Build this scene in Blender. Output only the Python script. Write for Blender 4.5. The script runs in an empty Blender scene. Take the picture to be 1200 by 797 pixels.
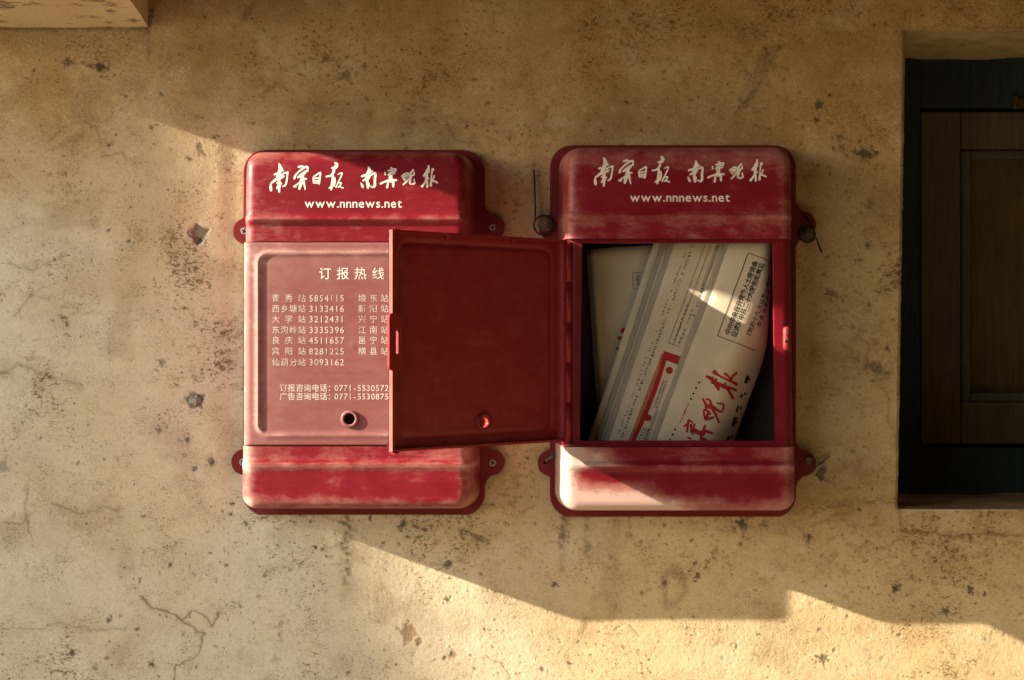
import bpy, bmesh, math, random
import numpy as np
from mathutils import Vector, Matrix

random.seed(5)
SC = bpy.context.scene
COL = SC.collection

# ------------------------------------------------------------------ camera, sky, sun, exposure
CAMX, CAMD = 0.04, 2.0                        # camera stands 2 m from the wall
cam_d = bpy.data.cameras.new('camera')
cam = bpy.data.objects.new('camera', cam_d); COL.objects.link(cam)
cam.location = (CAMX, -CAMD, 0.0); cam.rotation_euler = (math.radians(90), 0, 0)
cam_d.sensor_width = 36; cam_d.lens = 36 * CAMD / 1.2
cam_d.shift_x = -CAMX / 1.2
cam_d.clip_start = 0.02; cam_d.clip_end = 500
SC.camera = cam

LDIR = Vector((3.9, 1.0, -1.52)).normalized()   # the way sunlight travels
el = math.asin(-LDIR.z); az = math.atan2(-LDIR.x, -LDIR.y)
w = bpy.data.worlds.new("World"); SC.world = w; w.use_nodes = True
nt = w.node_tree
bg = nt.nodes['Background']; sky = nt.nodes.new('ShaderNodeTexSky')
sky.sky_type = 'NISHITA'; sky.sun_disc = False
sky.sun_elevation = el; sky.sun_rotation = az
sky.dust_density = 1.6
nt.links.new(sky.outputs[0], bg.inputs[0]); bg.inputs[1].default_value = 0.11
sun_d = bpy.data.lights.new('sun', 'SUN'); sun = bpy.data.objects.new('sun', sun_d); COL.objects.link(sun)
sun_d.energy = 5.0; sun_d.angle = math.radians(0.55); sun_d.color = (1.0, 0.87, 0.67)
sun.rotation_euler = LDIR.to_track_quat('-Z', 'Y').to_euler()
SC.view_settings.view_transform = 'Standard'; SC.view_settings.look = 'None'
SC.view_settings.gamma = 1; SC.view_settings.exposure = 1.68
SC.view_settings.use_curve_mapping = False

# ------------------------------------------------------------------ helpers
def tag(o, label=None, cat=None, group=None, kind=None):
    if label: o['label'] = label
    if cat: o['category'] = cat
    if group: o['group'] = group
    if kind: o['kind'] = kind
    return o

def empty(name, loc, label, cat, group=None):
    o = bpy.data.objects.new(name, None); COL.objects.link(o); o.location = loc
    o.empty_display_size = 0.05
    return tag(o, label, cat, group)

def link(name, me, mat, parent=None, smooth=True):
    o = bpy.data.objects.new(name, me); COL.objects.link(o)
    me.name = name
    if mat is not None and not me.materials: me.materials.append(mat)
    if parent: o.parent = parent
    if smooth: me.polygons.foreach_set('use_smooth', [True] * len(me.polygons))
    return o

def from_bm(name, bm, mat, parent=None, smooth=False):
    bmesh.ops.recalc_face_normals(bm, faces=bm.faces)
    me = bpy.data.meshes.new(name); bm.to_mesh(me); bm.free()
    return link(name, me, mat, parent, smooth)

def bake(o, mods):
    """apply a list of (type, settings) modifiers to o's mesh"""
    for t, s in mods:
        m = o.modifiers.new(t.lower(), t)
        for k, v in s.items(): setattr(m, k, v)
    dg = bpy.context.evaluated_depsgraph_get()
    me = bpy.data.meshes.new_from_object(o.evaluated_get(dg))
    o.modifiers.clear(); old = o.data; o.data = me; me.name = o.name
    bpy.data.meshes.remove(old)
    return o

def box_bm(bm, x0, x1, y0, y1, z0, z1, bev=0.0, seg=2):
    r = bmesh.ops.create_cube(bm, size=1.0)
    vs = r['verts']
    for v in vs:
        v.co = Vector(((x0 + x1) / 2 + v.co.x * (x1 - x0), (y0 + y1) / 2 + v.co.y * (y1 - y0), (z0 + z1) / 2 + v.co.z * (z1 - z0)))
    if bev:
        es = list({e for v in vs for e in v.link_edges})
        bmesh.ops.bevel(bm, geom=es, offset=bev, segments=seg, affect='EDGES', profile=0.5)

def cyl_bm(bm, c, axis, r0, r1, h, n=24, bev=0.0):
    res = bmesh.ops.create_cone(bm, cap_ends=True, segments=n, radius1=r0, radius2=r1, depth=h)
    vs = res['verts']
    q = Vector((0, 0, 1)).rotation_difference(Vector(axis))
    for v in vs: v.co = q @ v.co + Vector(c)
    if bev:
        es = [e for e in {e for v in vs for e in v.link_edges} if len(e.link_faces) == 2 and any(len(f.verts) > 4 for f in e.link_faces)]
        bmesh.ops.bevel(bm, geom=es, offset=bev, segments=2, affect='EDGES')

def tube_bm(bm, pts, r, n=8):
    pts = [Vector(p) for p in pts]; rings = []
    for i, p in enumerate(pts):
        t = (pts[min(i + 1, len(pts) - 1)] - pts[max(i - 1, 0)]).normalized()
        a = t.cross(Vector((0.3, 1, 0.2))).normalized(); b = t.cross(a)
        rr = r[i] if isinstance(r, (list, tuple)) else r
        rings.append([bm.verts.new(p + (a * math.cos(2 * math.pi * k / n) + b * math.sin(2 * math.pi * k / n)) * rr) for k in range(n)])
    for A, B in zip(rings, rings[1:]):
        for k in range(n): bm.faces.new((A[k], A[(k + 1) % n], B[(k + 1) % n], B[k]))
    bm.faces.new(rings[0][::-1]); bm.faces.new(rings[-1])

# ---- numpy noise
def perlin(x, y, seed):
    rng = np.random.RandomState(seed)
    N = 256
    ang = rng.rand(N, N).astype(np.float32) * 2 * np.pi
    gx, gy = np.cos(ang), np.sin(ang)
    xi = np.floor(x).astype(int); yi = np.floor(y).astype(int)
    fx = x - xi; fy = y - yi
    def g(ix, iy, dx, dy):
        a = ix % N; b = iy % N
        return gx[a, b] * dx + gy[a, b] * dy
    u = fx * fx * fx * (fx * (fx * 6 - 15) + 10); v = fy * fy * fy * (fy * (fy * 6 - 15) + 10)
    n00 = g(xi, yi, fx, fy); n10 = g(xi + 1, yi, fx - 1, fy); n01 = g(xi, yi + 1, fx, fy - 1); n11 = g(xi + 1, yi + 1, fx - 1, fy - 1)
    return ((n00 * (1 - u) + n10 * u) * (1 - v) + (n01 * (1 - u) + n11 * u) * v) * 1.5

def fbm(x, y, wl, seed, octs=4, gain=0.5, ax=1.0, ay=1.0):
    s = 0; a = 1.0; t = 0
    for k in range(octs):
        f = 2 ** k / wl
        s = s + a * perlin(x * f / ax + 17.3 * k, y * f / ay + 5.1 * k, seed + k); t += a; a *= gain
    return s / t

def sstep(a, b, x):
    t = np.clip((x - a) / (b - a), 0, 1); return t * t * (3 - 2 * t)

# ---- photo measurements: a millimetre on the wall is one unit here
def P(px, py, d=0.0):
    """point d metres in front of the wall, from its measured place"""
    k = (CAMD - d) / CAMD
    return Vector(((CAMX * 1000 + 600 + (px - 600 - CAMX * 1000) * k - 600) / 1000, -d, (398.5 - py) * k / 1000))

# ------------------------------------------------------------------ materials
class NB:
    def __init__(s, name):
        s.m = bpy.data.materials.new(name); s.m.use_nodes = True
        s.t = s.m.node_tree; s.b = s.t.nodes['Principled BSDF']
    def n(s, typ, **kw):
        nd = s.t.nodes.new(typ)
        for k, v in kw.items():
            if k.startswith('i_'): nd.inputs[int(k[2:]) if k[2:].isdigit() else k[2:].replace('_', ' ')].default_value = v
            else: setattr(nd, k, v)
        return nd
    def l(s, a, b): s.t.links.new(a, b)
    def noise(s, scale, detail=4, rough=0.55, vec=None, dist=0.0):
        nd = s.n('ShaderNodeTexNoise'); nd.inputs['Scale'].default_value = scale
        nd.inputs['Detail'].default_value = detail; nd.inputs['Roughness'].default_value = rough
        nd.inputs['Distortion'].default_value = dist
        if vec is None: vec = s.coord()
        s.l(vec, nd.inputs['Vector']); return nd.outputs['Fac']
    def coord(s, scale=None):
        if not hasattr(s, '_c'): s._c = s.n('ShaderNodeTexCoord')
        if scale is None: return s._c.outputs['Object']
        mp = s.n('ShaderNodeMapping'); mp.inputs['Scale'].default_value = scale
        s.l(s._c.outputs['Object'], mp.inputs['Vector']); return mp.outputs[0]
    def math(s, op, a, b=None, c=None, clamp=False):
        nd = s.n('ShaderNodeMath', operation=op, use_clamp=clamp)
        for i, v in enumerate((a, b, c)):
            if v is None: continue
            if isinstance(v, (int, float)): nd.inputs[i].default_value = v
            else: s.l(v, nd.inputs[i])
        return nd.outputs[0]
    def ramp(s, fac, stops):
        nd = s.n('ShaderNodeValToRGB'); e = nd.color_ramp.elements
        while len(e) < len(stops): e.new(0.5)
        for i, (p, c) in enumerate(stops):
            e[i].position = p; e[i].color = (*c, 1) if len(c) == 3 else c
        s.l(fac, nd.inputs[0]); return nd.outputs[0]
    def mix(s, fac, a, b, blend='MIX'):
        nd = s.n('ShaderNodeMix', data_type='RGBA', blend_type=blend)
        for sock, v in ((nd.inputs['Factor'], fac), (nd.inputs[6], a), (nd.inputs[7], b)):
            if isinstance(v, (int, float)): sock.default_value = v
            elif isinstance(v, tuple): sock.default_value = (*v, 1)
            else: s.l(v, sock)
        return nd.outputs[2]
    def attr(s, name): return s.n('ShaderNodeAttribute', attribute_name=name).outputs
    def color(s, c):
        if isinstance(c, tuple): s.b.inputs['Base Color'].default_value = (*c, 1)
        else: s.l(c, s.b.inputs['Base Color'])
    def rough(s, v):
        if isinstance(v, (int, float)): s.b.inputs['Roughness'].default_value = v
        else: s.l(v, s.b.inputs['Roughness'])
    def spec(s, v): s.b.inputs['Specular IOR Level'].default_value = v
    def bump(s, h, strength, dist):
        nd = s.n('ShaderNodeBump'); nd.inputs['Strength'].default_value = strength; nd.inputs['Distance'].default_value = dist
        s.l(h, nd.inputs['Height']); s.l(nd.outputs[0], s.b.inputs['Normal'])

def mat_wall(name, attr=True):
    k = NB(name)
    f1 = k.noise(700, 5, 0.7); f2 = k.noise(170, 5, 0.6); f3 = k.noise(9, 4, 0.6)
    if attr: base = k.attr('tint')[0]
    else: base = k.ramp(f3, [(0.3, (0.36, 0.26, 0.13)), (0.7, (0.50, 0.38, 0.21))])
    g = k.ramp(f1, [(0.30, (0.70, 0.66, 0.60)), (0.52, (1, 1, 1)), (0.75, (1.10, 1.10, 1.08))])
    c = k.mix(0.6, base, g, 'MULTIPLY')
    g2 = k.ramp(f2, [(0.30, (0.74, 0.68, 0.58)), (0.48, (1, 1, 1))])
    c = k.mix(0.45, c, g2, 'MULTIPLY')
    # sharp brown specks and scratches, thicker where the wall is grimy
    area = k.noise(7, 5, 0.65)
    sp = k.noise(280, 7, 0.72, vec=k.coord((0.62, 1, 1)), dist=0.6)
    sp = k.math('ADD', sp, k.math('MULTIPLY', k.math('SUBTRACT', area, 0.5), 0.80))
    c = k.mix(k.ramp(sp, [(0.632, (0, 0, 0)), (0.68, (0.80,) * 3)]), c, (0.12, 0.066, 0.024))
    sp2 = k.noise(95, 8, 0.75, vec=k.coord((0.5, 1, 1)), dist=1.2)
    sp2 = k.math('ADD', sp2, k.math('MULTIPLY', k.math('SUBTRACT', area, 0.5), 0.45))
    c = k.mix(k.ramp(sp2, [(0.645, (0, 0, 0)), (0.72, (0.5,) * 3)]), c, (0.19, 0.115, 0.045))
    mi = k.noise(780, 4, 0.8, vec=k.coord((0.7, 1, 1)))
    mi2 = k.math('ADD', mi, k.math('MULTIPLY', k.math('SUBTRACT', k.noise(28, 4, 0.65), 0.5), 0.45))
    c = k.mix(k.ramp(mi2, [(0.57, (0, 0, 0)), (0.65, (0.70,) * 3)]), c, (0.20, 0.125, 0.05))
    c = k.mix(k.ramp(mi2, [(0.36, (0.5,) * 3), (0.44, (0, 0, 0))]), c, (0.72, 0.64, 0.46))
    hair = k.noise(34, 6, 0.7, dist=1.5)
    hair = k.math('ABSOLUTE', k.math('SUBTRACT', hair, 0.5))
    hr = k.math('MULTIPLY', k.ramp(hair, [(0.0, (1,) * 3), (0.007, (0,) * 3)]), k.ramp(area, [(0.46, (0,) * 3), (0.60, (0.6,) * 3)]))
    c = k.mix(hr, c, (0.16, 0.10, 0.045))
    k.color(c); k.rough(0.9); k.spec(0.15)
    h = k.math('ADD', k.math('MULTIPLY', f2, 1.0), k.math('MULTIPLY', f1, 0.35))
    k.bump(k.math('ADD', h, k.math('MULTIPLY', mi, -0.5)), 0.6, 0.0013)
    return k.m

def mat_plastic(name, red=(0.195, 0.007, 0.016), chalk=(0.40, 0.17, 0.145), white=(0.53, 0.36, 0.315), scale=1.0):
    """sun-bleached red plastic: attribute 'fade' says how chalky the surface has become there"""
    k = NB(name)
    fade = k.attr('fade')[2]
    n1 = k.noise(45, 6, 0.65); n2 = k.noise(160, 5, 0.7, vec=k.coord((0.35, 1, 1))); n3 = k.noise(600, 3, 0.6, vec=k.coord((0.25, 1, 1.5)))
    s = k.math('ADD', fade, k.math('MULTIPLY', k.math('SUBTRACT', n1, 0.5), 0.75))
    s = k.math('ADD', s, k.math('MULTIPLY', k.math('SUBTRACT', n2, 0.5), 0.65))
    s = k.math('ADD', s, k.math('MULTIPLY', k.math('SUBTRACT', n3, 0.5), 0.25))
    sc1 = k.noise(90, 4, 0.6, vec=k.coord((0.12, 1, 1.6)), dist=0.8); sc2 = k.noise(420, 4, 0.75)
    s = k.math('ADD', s, k.math('MULTIPLY', k.ramp(sc1, [(0.66, (0,) * 3), (0.70, (1,) * 3)]), 0.10))
    s = k.math('ADD', s, k.math('MULTIPLY', k.ramp(sc2, [(0.68, (0,) * 3), (0.73, (1,) * 3)]), 0.16))
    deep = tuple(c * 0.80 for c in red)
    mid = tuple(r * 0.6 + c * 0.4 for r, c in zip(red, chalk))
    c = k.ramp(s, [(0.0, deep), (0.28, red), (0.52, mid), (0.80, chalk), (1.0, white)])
    k.color(c)
    k.rough(k.ramp(s, [(0.0, (0.36,) * 3), (0.6, (0.48,) * 3), (1.0, (0.72,) * 3)]))
    k.spec(0.35)
    k.bump(k.math('ADD', n1, n3), 0.10, 0.0008)
    return k.m

def mat_simple(name, c, rough=0.6, spec=0.3, metal=0.0, var=0.25, scale=60, bump=0.0):
    k = NB(name)
    n = k.noise(scale, 5, 0.6)
    lo = tuple(x * (1 - var) for x in c); hi = tuple(min(1, x * (1 + var)) for x in c)
    k.color(k.ramp(n, [(0.3, lo), (0.7, hi)])); k.rough(rough); k.spec(spec); k.b.inputs['Metallic'].default_value = metal
    if bump: k.bump(n, 0.5, bump)
    return k.m

def mat_wood(name, a, b, rough=0.65):
    k = NB(name)
    n = k.noise(30, 6, 0.65, vec=k.coord((6, 6, 0.5))); n2 = k.noise(9, 4, 0.6)
    c = k.ramp(n, [(0.25, a), (0.75, b)])
    c = k.mix(0.5, c, k.ramp(n2, [(0.35, (0.6, 0.6, 0.6)), (0.65, (1.1, 1.1, 1.1))]), 'MULTIPLY')
    k.color(c); k.rough(rough); k.spec(0.06); k.bump(n, 0.35, 0.0015)
    return k.m

M_WALL = mat_wall('aged_plaster'); M_WALL2 = mat_wall('aged_plaster_plain', False)
M_RED = mat_plastic('bleached_red_plastic')
M_RED_IN = mat_plastic('unfaded_red_plastic', red=(0.29, 0.018, 0.022), chalk=(0.37, 0.06, 0.058))
M_DOOR = mat_plastic('salmon_faded_plastic', red=(0.215, 0.072, 0.070), chalk=(0.275, 0.118, 0.112), white=(0.42, 0.23, 0.21))
M_PLATE = mat_plastic('dark_red_back_plastic', red=(0.15, 0.010, 0.014), chalk=(0.22, 0.035, 0.03))
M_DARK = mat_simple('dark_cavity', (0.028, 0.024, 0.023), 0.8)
def mat_print(name, c, under, cut):
    k = NB(name)
    n = k.noise(330, 6, 0.75); n2 = k.noise(38, 4, 0.6)
    m = k.math('ADD', n, k.math('MULTIPLY', k.math('SUBTRACT', n2, 0.5), 0.5))
    k.color(k.ramp(m, [(cut - .10, under), (cut, tuple(a * .7 + b * .3 for a, b in zip(c, under))), (cut + .10, c)])); k.rough(.65); k.spec(.2)
    return k.m
M_INK = mat_print('white_print', (0.78, 0.74, 0.69), (0.36, 0.14, 0.13), 0.40)
M_INK2 = mat_print('greyed_print', (0.60, 0.52, 0.49), (0.33, 0.17, 0.16), 0.42)
M_STEEL = mat_simple('screw_steel', (0.55, 0.55, 0.52), 0.38, 0.5, 0.9, 0.2, 300)
M_RUST = mat_simple('dull_bolt', (0.15, 0.125, 0.09), 0.6, 0.4, 0.6, 0.5, 200, 0.0006)
M_WIRE = mat_simple('black_wire', (0.018, 0.016, 0.014), 0.6, 0.3)
M_BLACK = mat_simple('black_hole', (0.006, 0.006, 0.006), 0.8, 0.1)
M_FRAME = mat_wood('green_black_frame_paint', (0.021, 0.033, 0.036), (0.036, 0.053, 0.056), 0.9)
M_SHUT = mat_wood('brown_shutter_paint', (0.080, 0.062, 0.036), (0.13, 0.102, 0.062), 0.8)
M_PANEL = mat_wood('brown_panel_paint', (0.085, 0.055, 0.024), (0.135, 0.092, 0.044), 0.8)
M_MOULD = mat_wood('grey_moulding_paint', (0.066, 0.062, 0.048), (0.105, 0.10, 0.08), 0.8)
M_EAVE = mat_wood('sky_blocker_timber', (0.05, 0.032, 0.016), (0.09, 0.06, 0.03), 0.8)
M_GROUND = mat_simple('street_ground', (0.30, 0.26, 0.19), 0.9, 0.1, var=0.3, scale=3)
M_GREY = mat_simple('grey_putty', (0.30, 0.29, 0.26), 0.9, 0.1, var=0.4, scale=300, bump=0.001)

def paper_mat(name, dark):
    k = NB(name)
    n = k.noise(30, 5, 0.6); n2 = k.noise(900, 2, 0.5)
    c = k.ramp(n, [(0.3, (0.50 * dark, 0.44 * dark, 0.33 * dark)), (0.7, (0.60 * dark, 0.53 * dark, 0.40 * dark))])
    k.color(k.mix(0.25, c, k.ramp(n2, [(0.35, (0.7, 0.7, 0.7)), (0.65, (1.05, 1.05, 1.05))]), 'MULTIPLY'))
    k.rough(0.75); k.spec(0.2); k.bump(n, 0.15, 0.002)
    return k.m
M_PAPER = paper_mat('newsprint', 1.0); M_PAPER_EDGE = paper_mat('greyer_newsprint', 0.60)
M_PBLACK = mat_simple('black_newsprint_ink', (0.022, 0.020, 0.018), 0.7, 0.2)
M_PGREY = mat_simple('grey_newsprint_ink', (0.085, 0.08, 0.07), 0.7, 0.2)
M_PRED = mat_simple('red_newsprint_ink', (0.33, 0.018, 0.022), 0.6, 0.2)
M_PTAN = mat_simple('tan_newsprint_ink', (0.40, 0.16, 0.07), 0.6, 0.2)

def set_fade(me, vals):
    a = me.attributes.new('fade', 'FLOAT', 'POINT'); a.data.foreach_set('value', np.asarray(vals, dtype=np.float32))

# ------------------------------------------------------------------ the wall
def seg_dist(X, Y, pts):
    d = np.full(X.shape, 1e9)
    for (x0, y0), (x1, y1) in zip(pts, pts[1:]):
        dx, dy = x1 - x0, y1 - y0; L = dx * dx + dy * dy + 1e-9
        t = np.clip(((X - x0) * dx + (Y - y0) * dy) / L, 0, 1)
        d = np.minimum(d, np.hypot(X - x0 - t * dx, Y - y0 - t * dy))
    return d

WIN_T, WIN_B = 36.0, 597.0                               # window opening, top and bottom
def win_edge(py): return 1061.5 - 9.0 * (py - WIN_T) / (WIN_B - WIN_T)

def build_wall():
    ST = 1.25
    xs = np.arange(-60, 1261, ST); ys = np.arange(-54, 852, ST)
    X, Y = np.meshgrid(xs, ys)                           # millimetres, Y downwards
    rng = np.random.RandomState(11)
    # relief
    H = 2.6 * fbm(X, Y, 300, 1, 2) + 0.75 * fbm(X, Y, 85, 7, 2) + 0.17 * fbm(X, Y, 22, 9, 3, 0.55)
    trowel = fbm(X + 0.35 * Y, Y - 0.25 * X, 26, 15, 3, 0.6, ax=3.0, ay=1.0)
    H += 0.25 * trowel + 0.045 * fbm(X, Y, 7, 17, 2, .6) * (1 + sstep(500, 700, Y))
    # colours
    base = np.array([0.61, 0.478, 0.268]); pale = np.array([0.72, 0.67, 0.54]); ochre = np.array([0.40, 0.252, 0.098]); brown = np.array([0.23, 0.14, 0.055]); black = np.array([0.035, 0.028, 0.02])
    n = fbm(X, Y, 230, 21, 4)
    tint = np.empty(X.shape + (3,)); tint[:] = base
    def blend(c, a): tint[:] = tint * (1 - a[..., None]) + np.asarray(c) * a[..., None]
    lowleft = sstep(600, 60, X - 0.6 * (Y - 300)) * 0.85  # paler plaster, lifted further to brighten the skylit lower left
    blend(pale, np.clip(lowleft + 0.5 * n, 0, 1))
    top = sstep(380, 20, Y) * 0.85 + sstep(850, 1150, X) * 0.55 * sstep(760, 560, Y)  # ochre grime, deepened to darken the shaded top and right
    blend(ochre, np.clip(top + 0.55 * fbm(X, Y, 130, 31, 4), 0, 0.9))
    # soft brown water stains and mottled grime
    st = sstep(0.08, 0.42, fbm(X, Y, 95, 41, 5, 0.6))
    blend(brown, 0.30 * st)
    patches = [(290, 420, 90, 45, 0.8), (400, 85, 110, 55, 0.8), (600, 190, 60, 90, 0.8), (585, 150, 120, 45, 0.5), (610, 570, 60, 60, 0.9), (1000, 640, 110, 60, 0.7), (700, 60, 200, 60, 0.6), (870, 70, 70, 90, 0.55), (990, 420, 60, 150, 0.5), (1140, 660, 110, 60, 0.8), (330, 260, 60, 80, 0.3), (120, 600, 90, 70, 0.3), (240, 740, 60, 60, 0.4), (60, 200, 90, 60, 0.4), (480, 650, 130, 40, 0.5), (880, 610, 120, 40, 0.7)]
    pm = np.zeros(X.shape)
    for cx, cy, rx, ry, a in patches:
        pm = np.maximum(pm, a * np.exp(-(((X - cx) / rx) ** 2 + ((Y - cy) / ry) ** 2)))
    fleck = fbm(X + 0.2 * Y, Y, 9.5, 51, 3, 0.65, ax=1.7, ay=1.0)
    grime = fbm(X, Y, 60, 55, 3)
    fl = sstep(0.34, 0.52, fleck + 0.36 * pm + 0.30 * grime - .03)
    blend(brown * 1.05, 0.36 * fl)
    H -= 0.28 * fl
    # tiny pits
    pit = fbm(X, Y, 5.0, 61, 2, 0.5) + 0.28 * fbm(X, Y, 120, 63, 3) + 0.15 * pm
    pt = sstep(0.55, 0.68, pit); blend(black * 1.6, 0.75 * pt); H -= 0.45 * pt
    def local(cx, cy, r):
        i0 = max(0, int((cy - r - ys[0]) / ST)); i1 = max(i0, int((cy + r - ys[0]) / ST) + 2)
        j0 = max(0, int((cx - r - xs[0]) / ST)); j1 = max(j0, int((cx + r - xs[0]) / ST) + 2)
        return slice(i0, i1), slice(j0, j1)
    def spot(cx, cy, rx, ry, rot, col, a, dep, wob=0.35, seed=0, soft=0.35):
        sl = local(cx, cy, 2.2 * max(rx, ry) + 4)
        x = X[sl] - cx; y = Y[sl] - cy
        if x.size == 0: return
        c, s = math.cos(rot), math.sin(rot)
        u = (x * c + y * s) / rx; v = (-x * s + y * c) / ry
        r = np.hypot(u, v) * (1 + wob * fbm(x + cx * 3, y + cy * 7, max(rx, ry) * 0.9, 71 + seed, 3, 0.6) * 2)
        m = sstep(1 + soft, 1 - soft, r)
        t = tint[sl]; t[:] = t * (1 - a * m[..., None]) + np.asarray(col) * a * m[..., None]
        H[sl] -= dep * m
    # measured marks
    for (cx, cy, rx, ry, rot, a) in [(80, 72, 7, 4, .4, .8), (118, 79, 8, 5.5, .1, .95), (97, 122, 16, 20, .3, .2), (82, 165, 14, 4, -.5, .2), (160, 98, 14, 9, 0, .15), (383, 67, 5, 5, 0, .6), (406, 88, 7, 6, 0, .7), (318, 103, 12, 3, -.6, .3), (292, 12, 18, 4, -1.0, .4), (235, 175, 4, 7, .3, .6), (128, 170, 2, 2, 0, .9),
            (1016, 180, 9, 6, .5, .85), (960, 122, 4, 5, 0, .8), (957, 140, 4, 3, 0, .7), (985, 160, 5, 4, 0, .6), (988, 172, 4, 4, 0, .6), (895, 75, 24, 7, -.9, .3), (882, 110, 18, 4, -.9, .4), (1028, 430, 9, 6, .4, .65), (975, 345, 6, 3, .2, .6), (1017, 287, 3, 3, 0, .7), (1008, 305, 4, 2, 0, .6), (1020, 240, 4, 6, 0, .4),
            (870, 614, 6, 6, .3, .9), (948, 629, 3, 4, 0, .8), (1050, 690, 4, 5, .5, .9), (1137, 691, 4, 4, 0, .9), (1109, 716, 4, 4, 0, .9), (895, 616, 9, 2, .2, .6), (965, 772, 5, 5, 0, .8), (818, 674, 3, 3, 0, .8), (780, 683, 3, 3, 0, .8), (525, 661, 5, 4, -.3, .9), (472, 615, 6, 3.5, -.7, .9), (487, 617, 5, 3, .4, .7), (402, 613, 5, 2, .5, .8), (433, 608, 1.5, 4, 0, .9), (650, 685, 4, 2, 0, .8), (558, 628, 14, 3, .4, .6), (290, 590, 2.5, 1.5, -.4, 1), (272, 590, 2.5, 1.5, -.3, 1), (270, 603, 2.5, 1.5, -.4, 1), (370, 641, 2, 2, 0, .9), (525, 703, 3, 3, 0, .8), (190, 425, 3, 4, 0, .7), (220, 515, 4, 3, 0, .8), (248, 541, 3, 5, 0, .7), (4, 546, 5, 6, 0, .45), (200, 662, 2, 2, 0, .8), (178, 778, 3, 3, 0, .9), (85, 766, 3, 3, 0, .8), (187, 504, 2.5, 3, 0, .7), (660, 628, 5, 5, 0, .7), (690, 640, 4, 5, 0, .6)]:
        spot(cx, cy, rx, ry, rot, black * 1.2, a, 0.9 * a, seed=int(cx) % 7, wob=.75, soft=.5)
    for (cx, cy, rx, ry) in [(480, 741, 8, 12), (492, 752, 4, 5), (532, 768, 5, 4)]:
        spot(cx, cy, rx, ry, 0.3, (0.25, 0.10, 0.04), .6, .8)
    # ring stain, drips under the boxes
    d = np.hypot((X - 790) / 12, (Y - 687) / 20) * (1 + 0.5 * fbm(X, Y, 25, 81, 3))
    blend(brown * 0.6, 0.32 * np.exp(-((d - 1) / 0.32) ** 2)); H -= 0.5 * np.exp(-((d - 1) / 0.32) ** 2)
    for cx, y0, y1, a, wd in [(408, 600, 730, .5, 7), (662, 604, 690, .55, 4), (688, 604, 660, .4, 4), (875, 604, 640, .4, 3), (740, 604, 640, .3, 3), (176, 20, 70, .4, 3), (176, 0, 40, .6, 3)]:
        m = np.exp(-((X - cx - 6 * fbm(Y, X, 70, int(cx), 2) + (Y - y0) * 0.05) / wd) ** 2) * sstep(y0 - 8, y0 + 5, Y) * sstep(y1, y0 + 0.4 * (y1 - y0), Y) * (0.4 + 1.2 * sstep(-.2, .3, fbm(X, Y, 7, 91, 2)))
        blend(brown * 0.45, np.clip(a * m, 0, .85))
    # chips: broken plaster with a pale rim
    for (cx, cy, rx, ry, rot, dep) in [(234, 274, 9, 10, -.6, 4), (233, 282, 4, 4, 0, 3), (229, 469, 10, 9, .2, 1), (228, 549, 3.2, 3, 0, .6), (962, 553, 5, 9, .1, 3)]:
        spot(cx, cy, rx * 1.25, ry * 1.25, rot, (0.62, 0.58, 0.50), .85, 0.0, seed=3, soft=.15)
        spot(cx, cy, rx, ry, rot, (0.17, 0.155, 0.135), .9, dep, seed=3, soft=.2)
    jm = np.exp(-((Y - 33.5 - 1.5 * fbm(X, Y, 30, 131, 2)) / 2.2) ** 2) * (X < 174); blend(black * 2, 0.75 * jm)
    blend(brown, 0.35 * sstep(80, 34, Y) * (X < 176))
    # broad smoke-like smudges and trowel streaks
    sm = sstep(.12, .5, fbm(X + .8 * Y, Y * 1.2 - .3 * X, 140, 141, 5, .6, ax=2.2)); blend(brown * 1.25, 0.15 * sm)
    lt = sstep(.15, .5, fbm(X, Y, 55, 151, 4, .6, ax=1.6)); blend(np.array([.66, .58, .42]), 0.28 * lt)
    # cracks
    cr = [[(0, 736), (45, 737), (70, 730), (110, 738), (150, 735)], [(60, 590), (95, 603), (120, 595), (140, 600)], [(0, 615), (25, 612), (42, 600)], [(165, 698), (180, 712), (205, 720), (214, 728)], [(214, 728), (240, 742), (232, 770), (205, 778), (203, 797)], [(214, 728), (225, 715), (238, 720), (247, 735), (258, 718)],
          [(60, 163), (80, 146), (100, 140), (115, 150)], [(100, 140), (112, 148), (125, 140), (148, 124)], [(115, 150), (117, 168)], [(115, 185), (140, 178), (152, 186), (160, 195), (172, 190)], [(0, 440), (20, 425), (50, 440), (95, 450)], [(15, 370), (40, 345), (60, 352)], [(35, 560), (30, 600), (40, 640)], [(10, 310), (40, 318), (75, 300)],
          [(900, 60), (890, 95), (875, 120)], [(915, 55), (895, 90)], [(1062, 10), (1058, 36), (1058, 110)], [(1060, 36), (1110, 30), (1160, 33), (1240, 31)], [(1053, 597), (1056, 623), (1100, 626), (1120, 630), (1150, 624), (1175, 629), (1250, 626)], [(995, 588), (1030, 586), (1053, 590)], [(980, 570), (960, 560)], [(175, 34), (175, 72)], [(626, 190), (628, 235)],
          [(525, 140), (535, 165), (560, 170)], [(990, 590), (960, 595), (930, 600)], [(520, 80), (532, 96), (545, 102)], [(720, 740), (735, 730), (750, 745)], [(570, 770), (590, 780), (600, 797)], [(1010, 395), (1020, 405), (1015, 430)], [(1040, 460), (1045, 500), (1050, 530)]]
    jx = 7 * fbm(X, Y, 20, 95, 4, .65); jy = 7 * fbm(X, Y, 20, 97, 4, .65)
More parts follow.
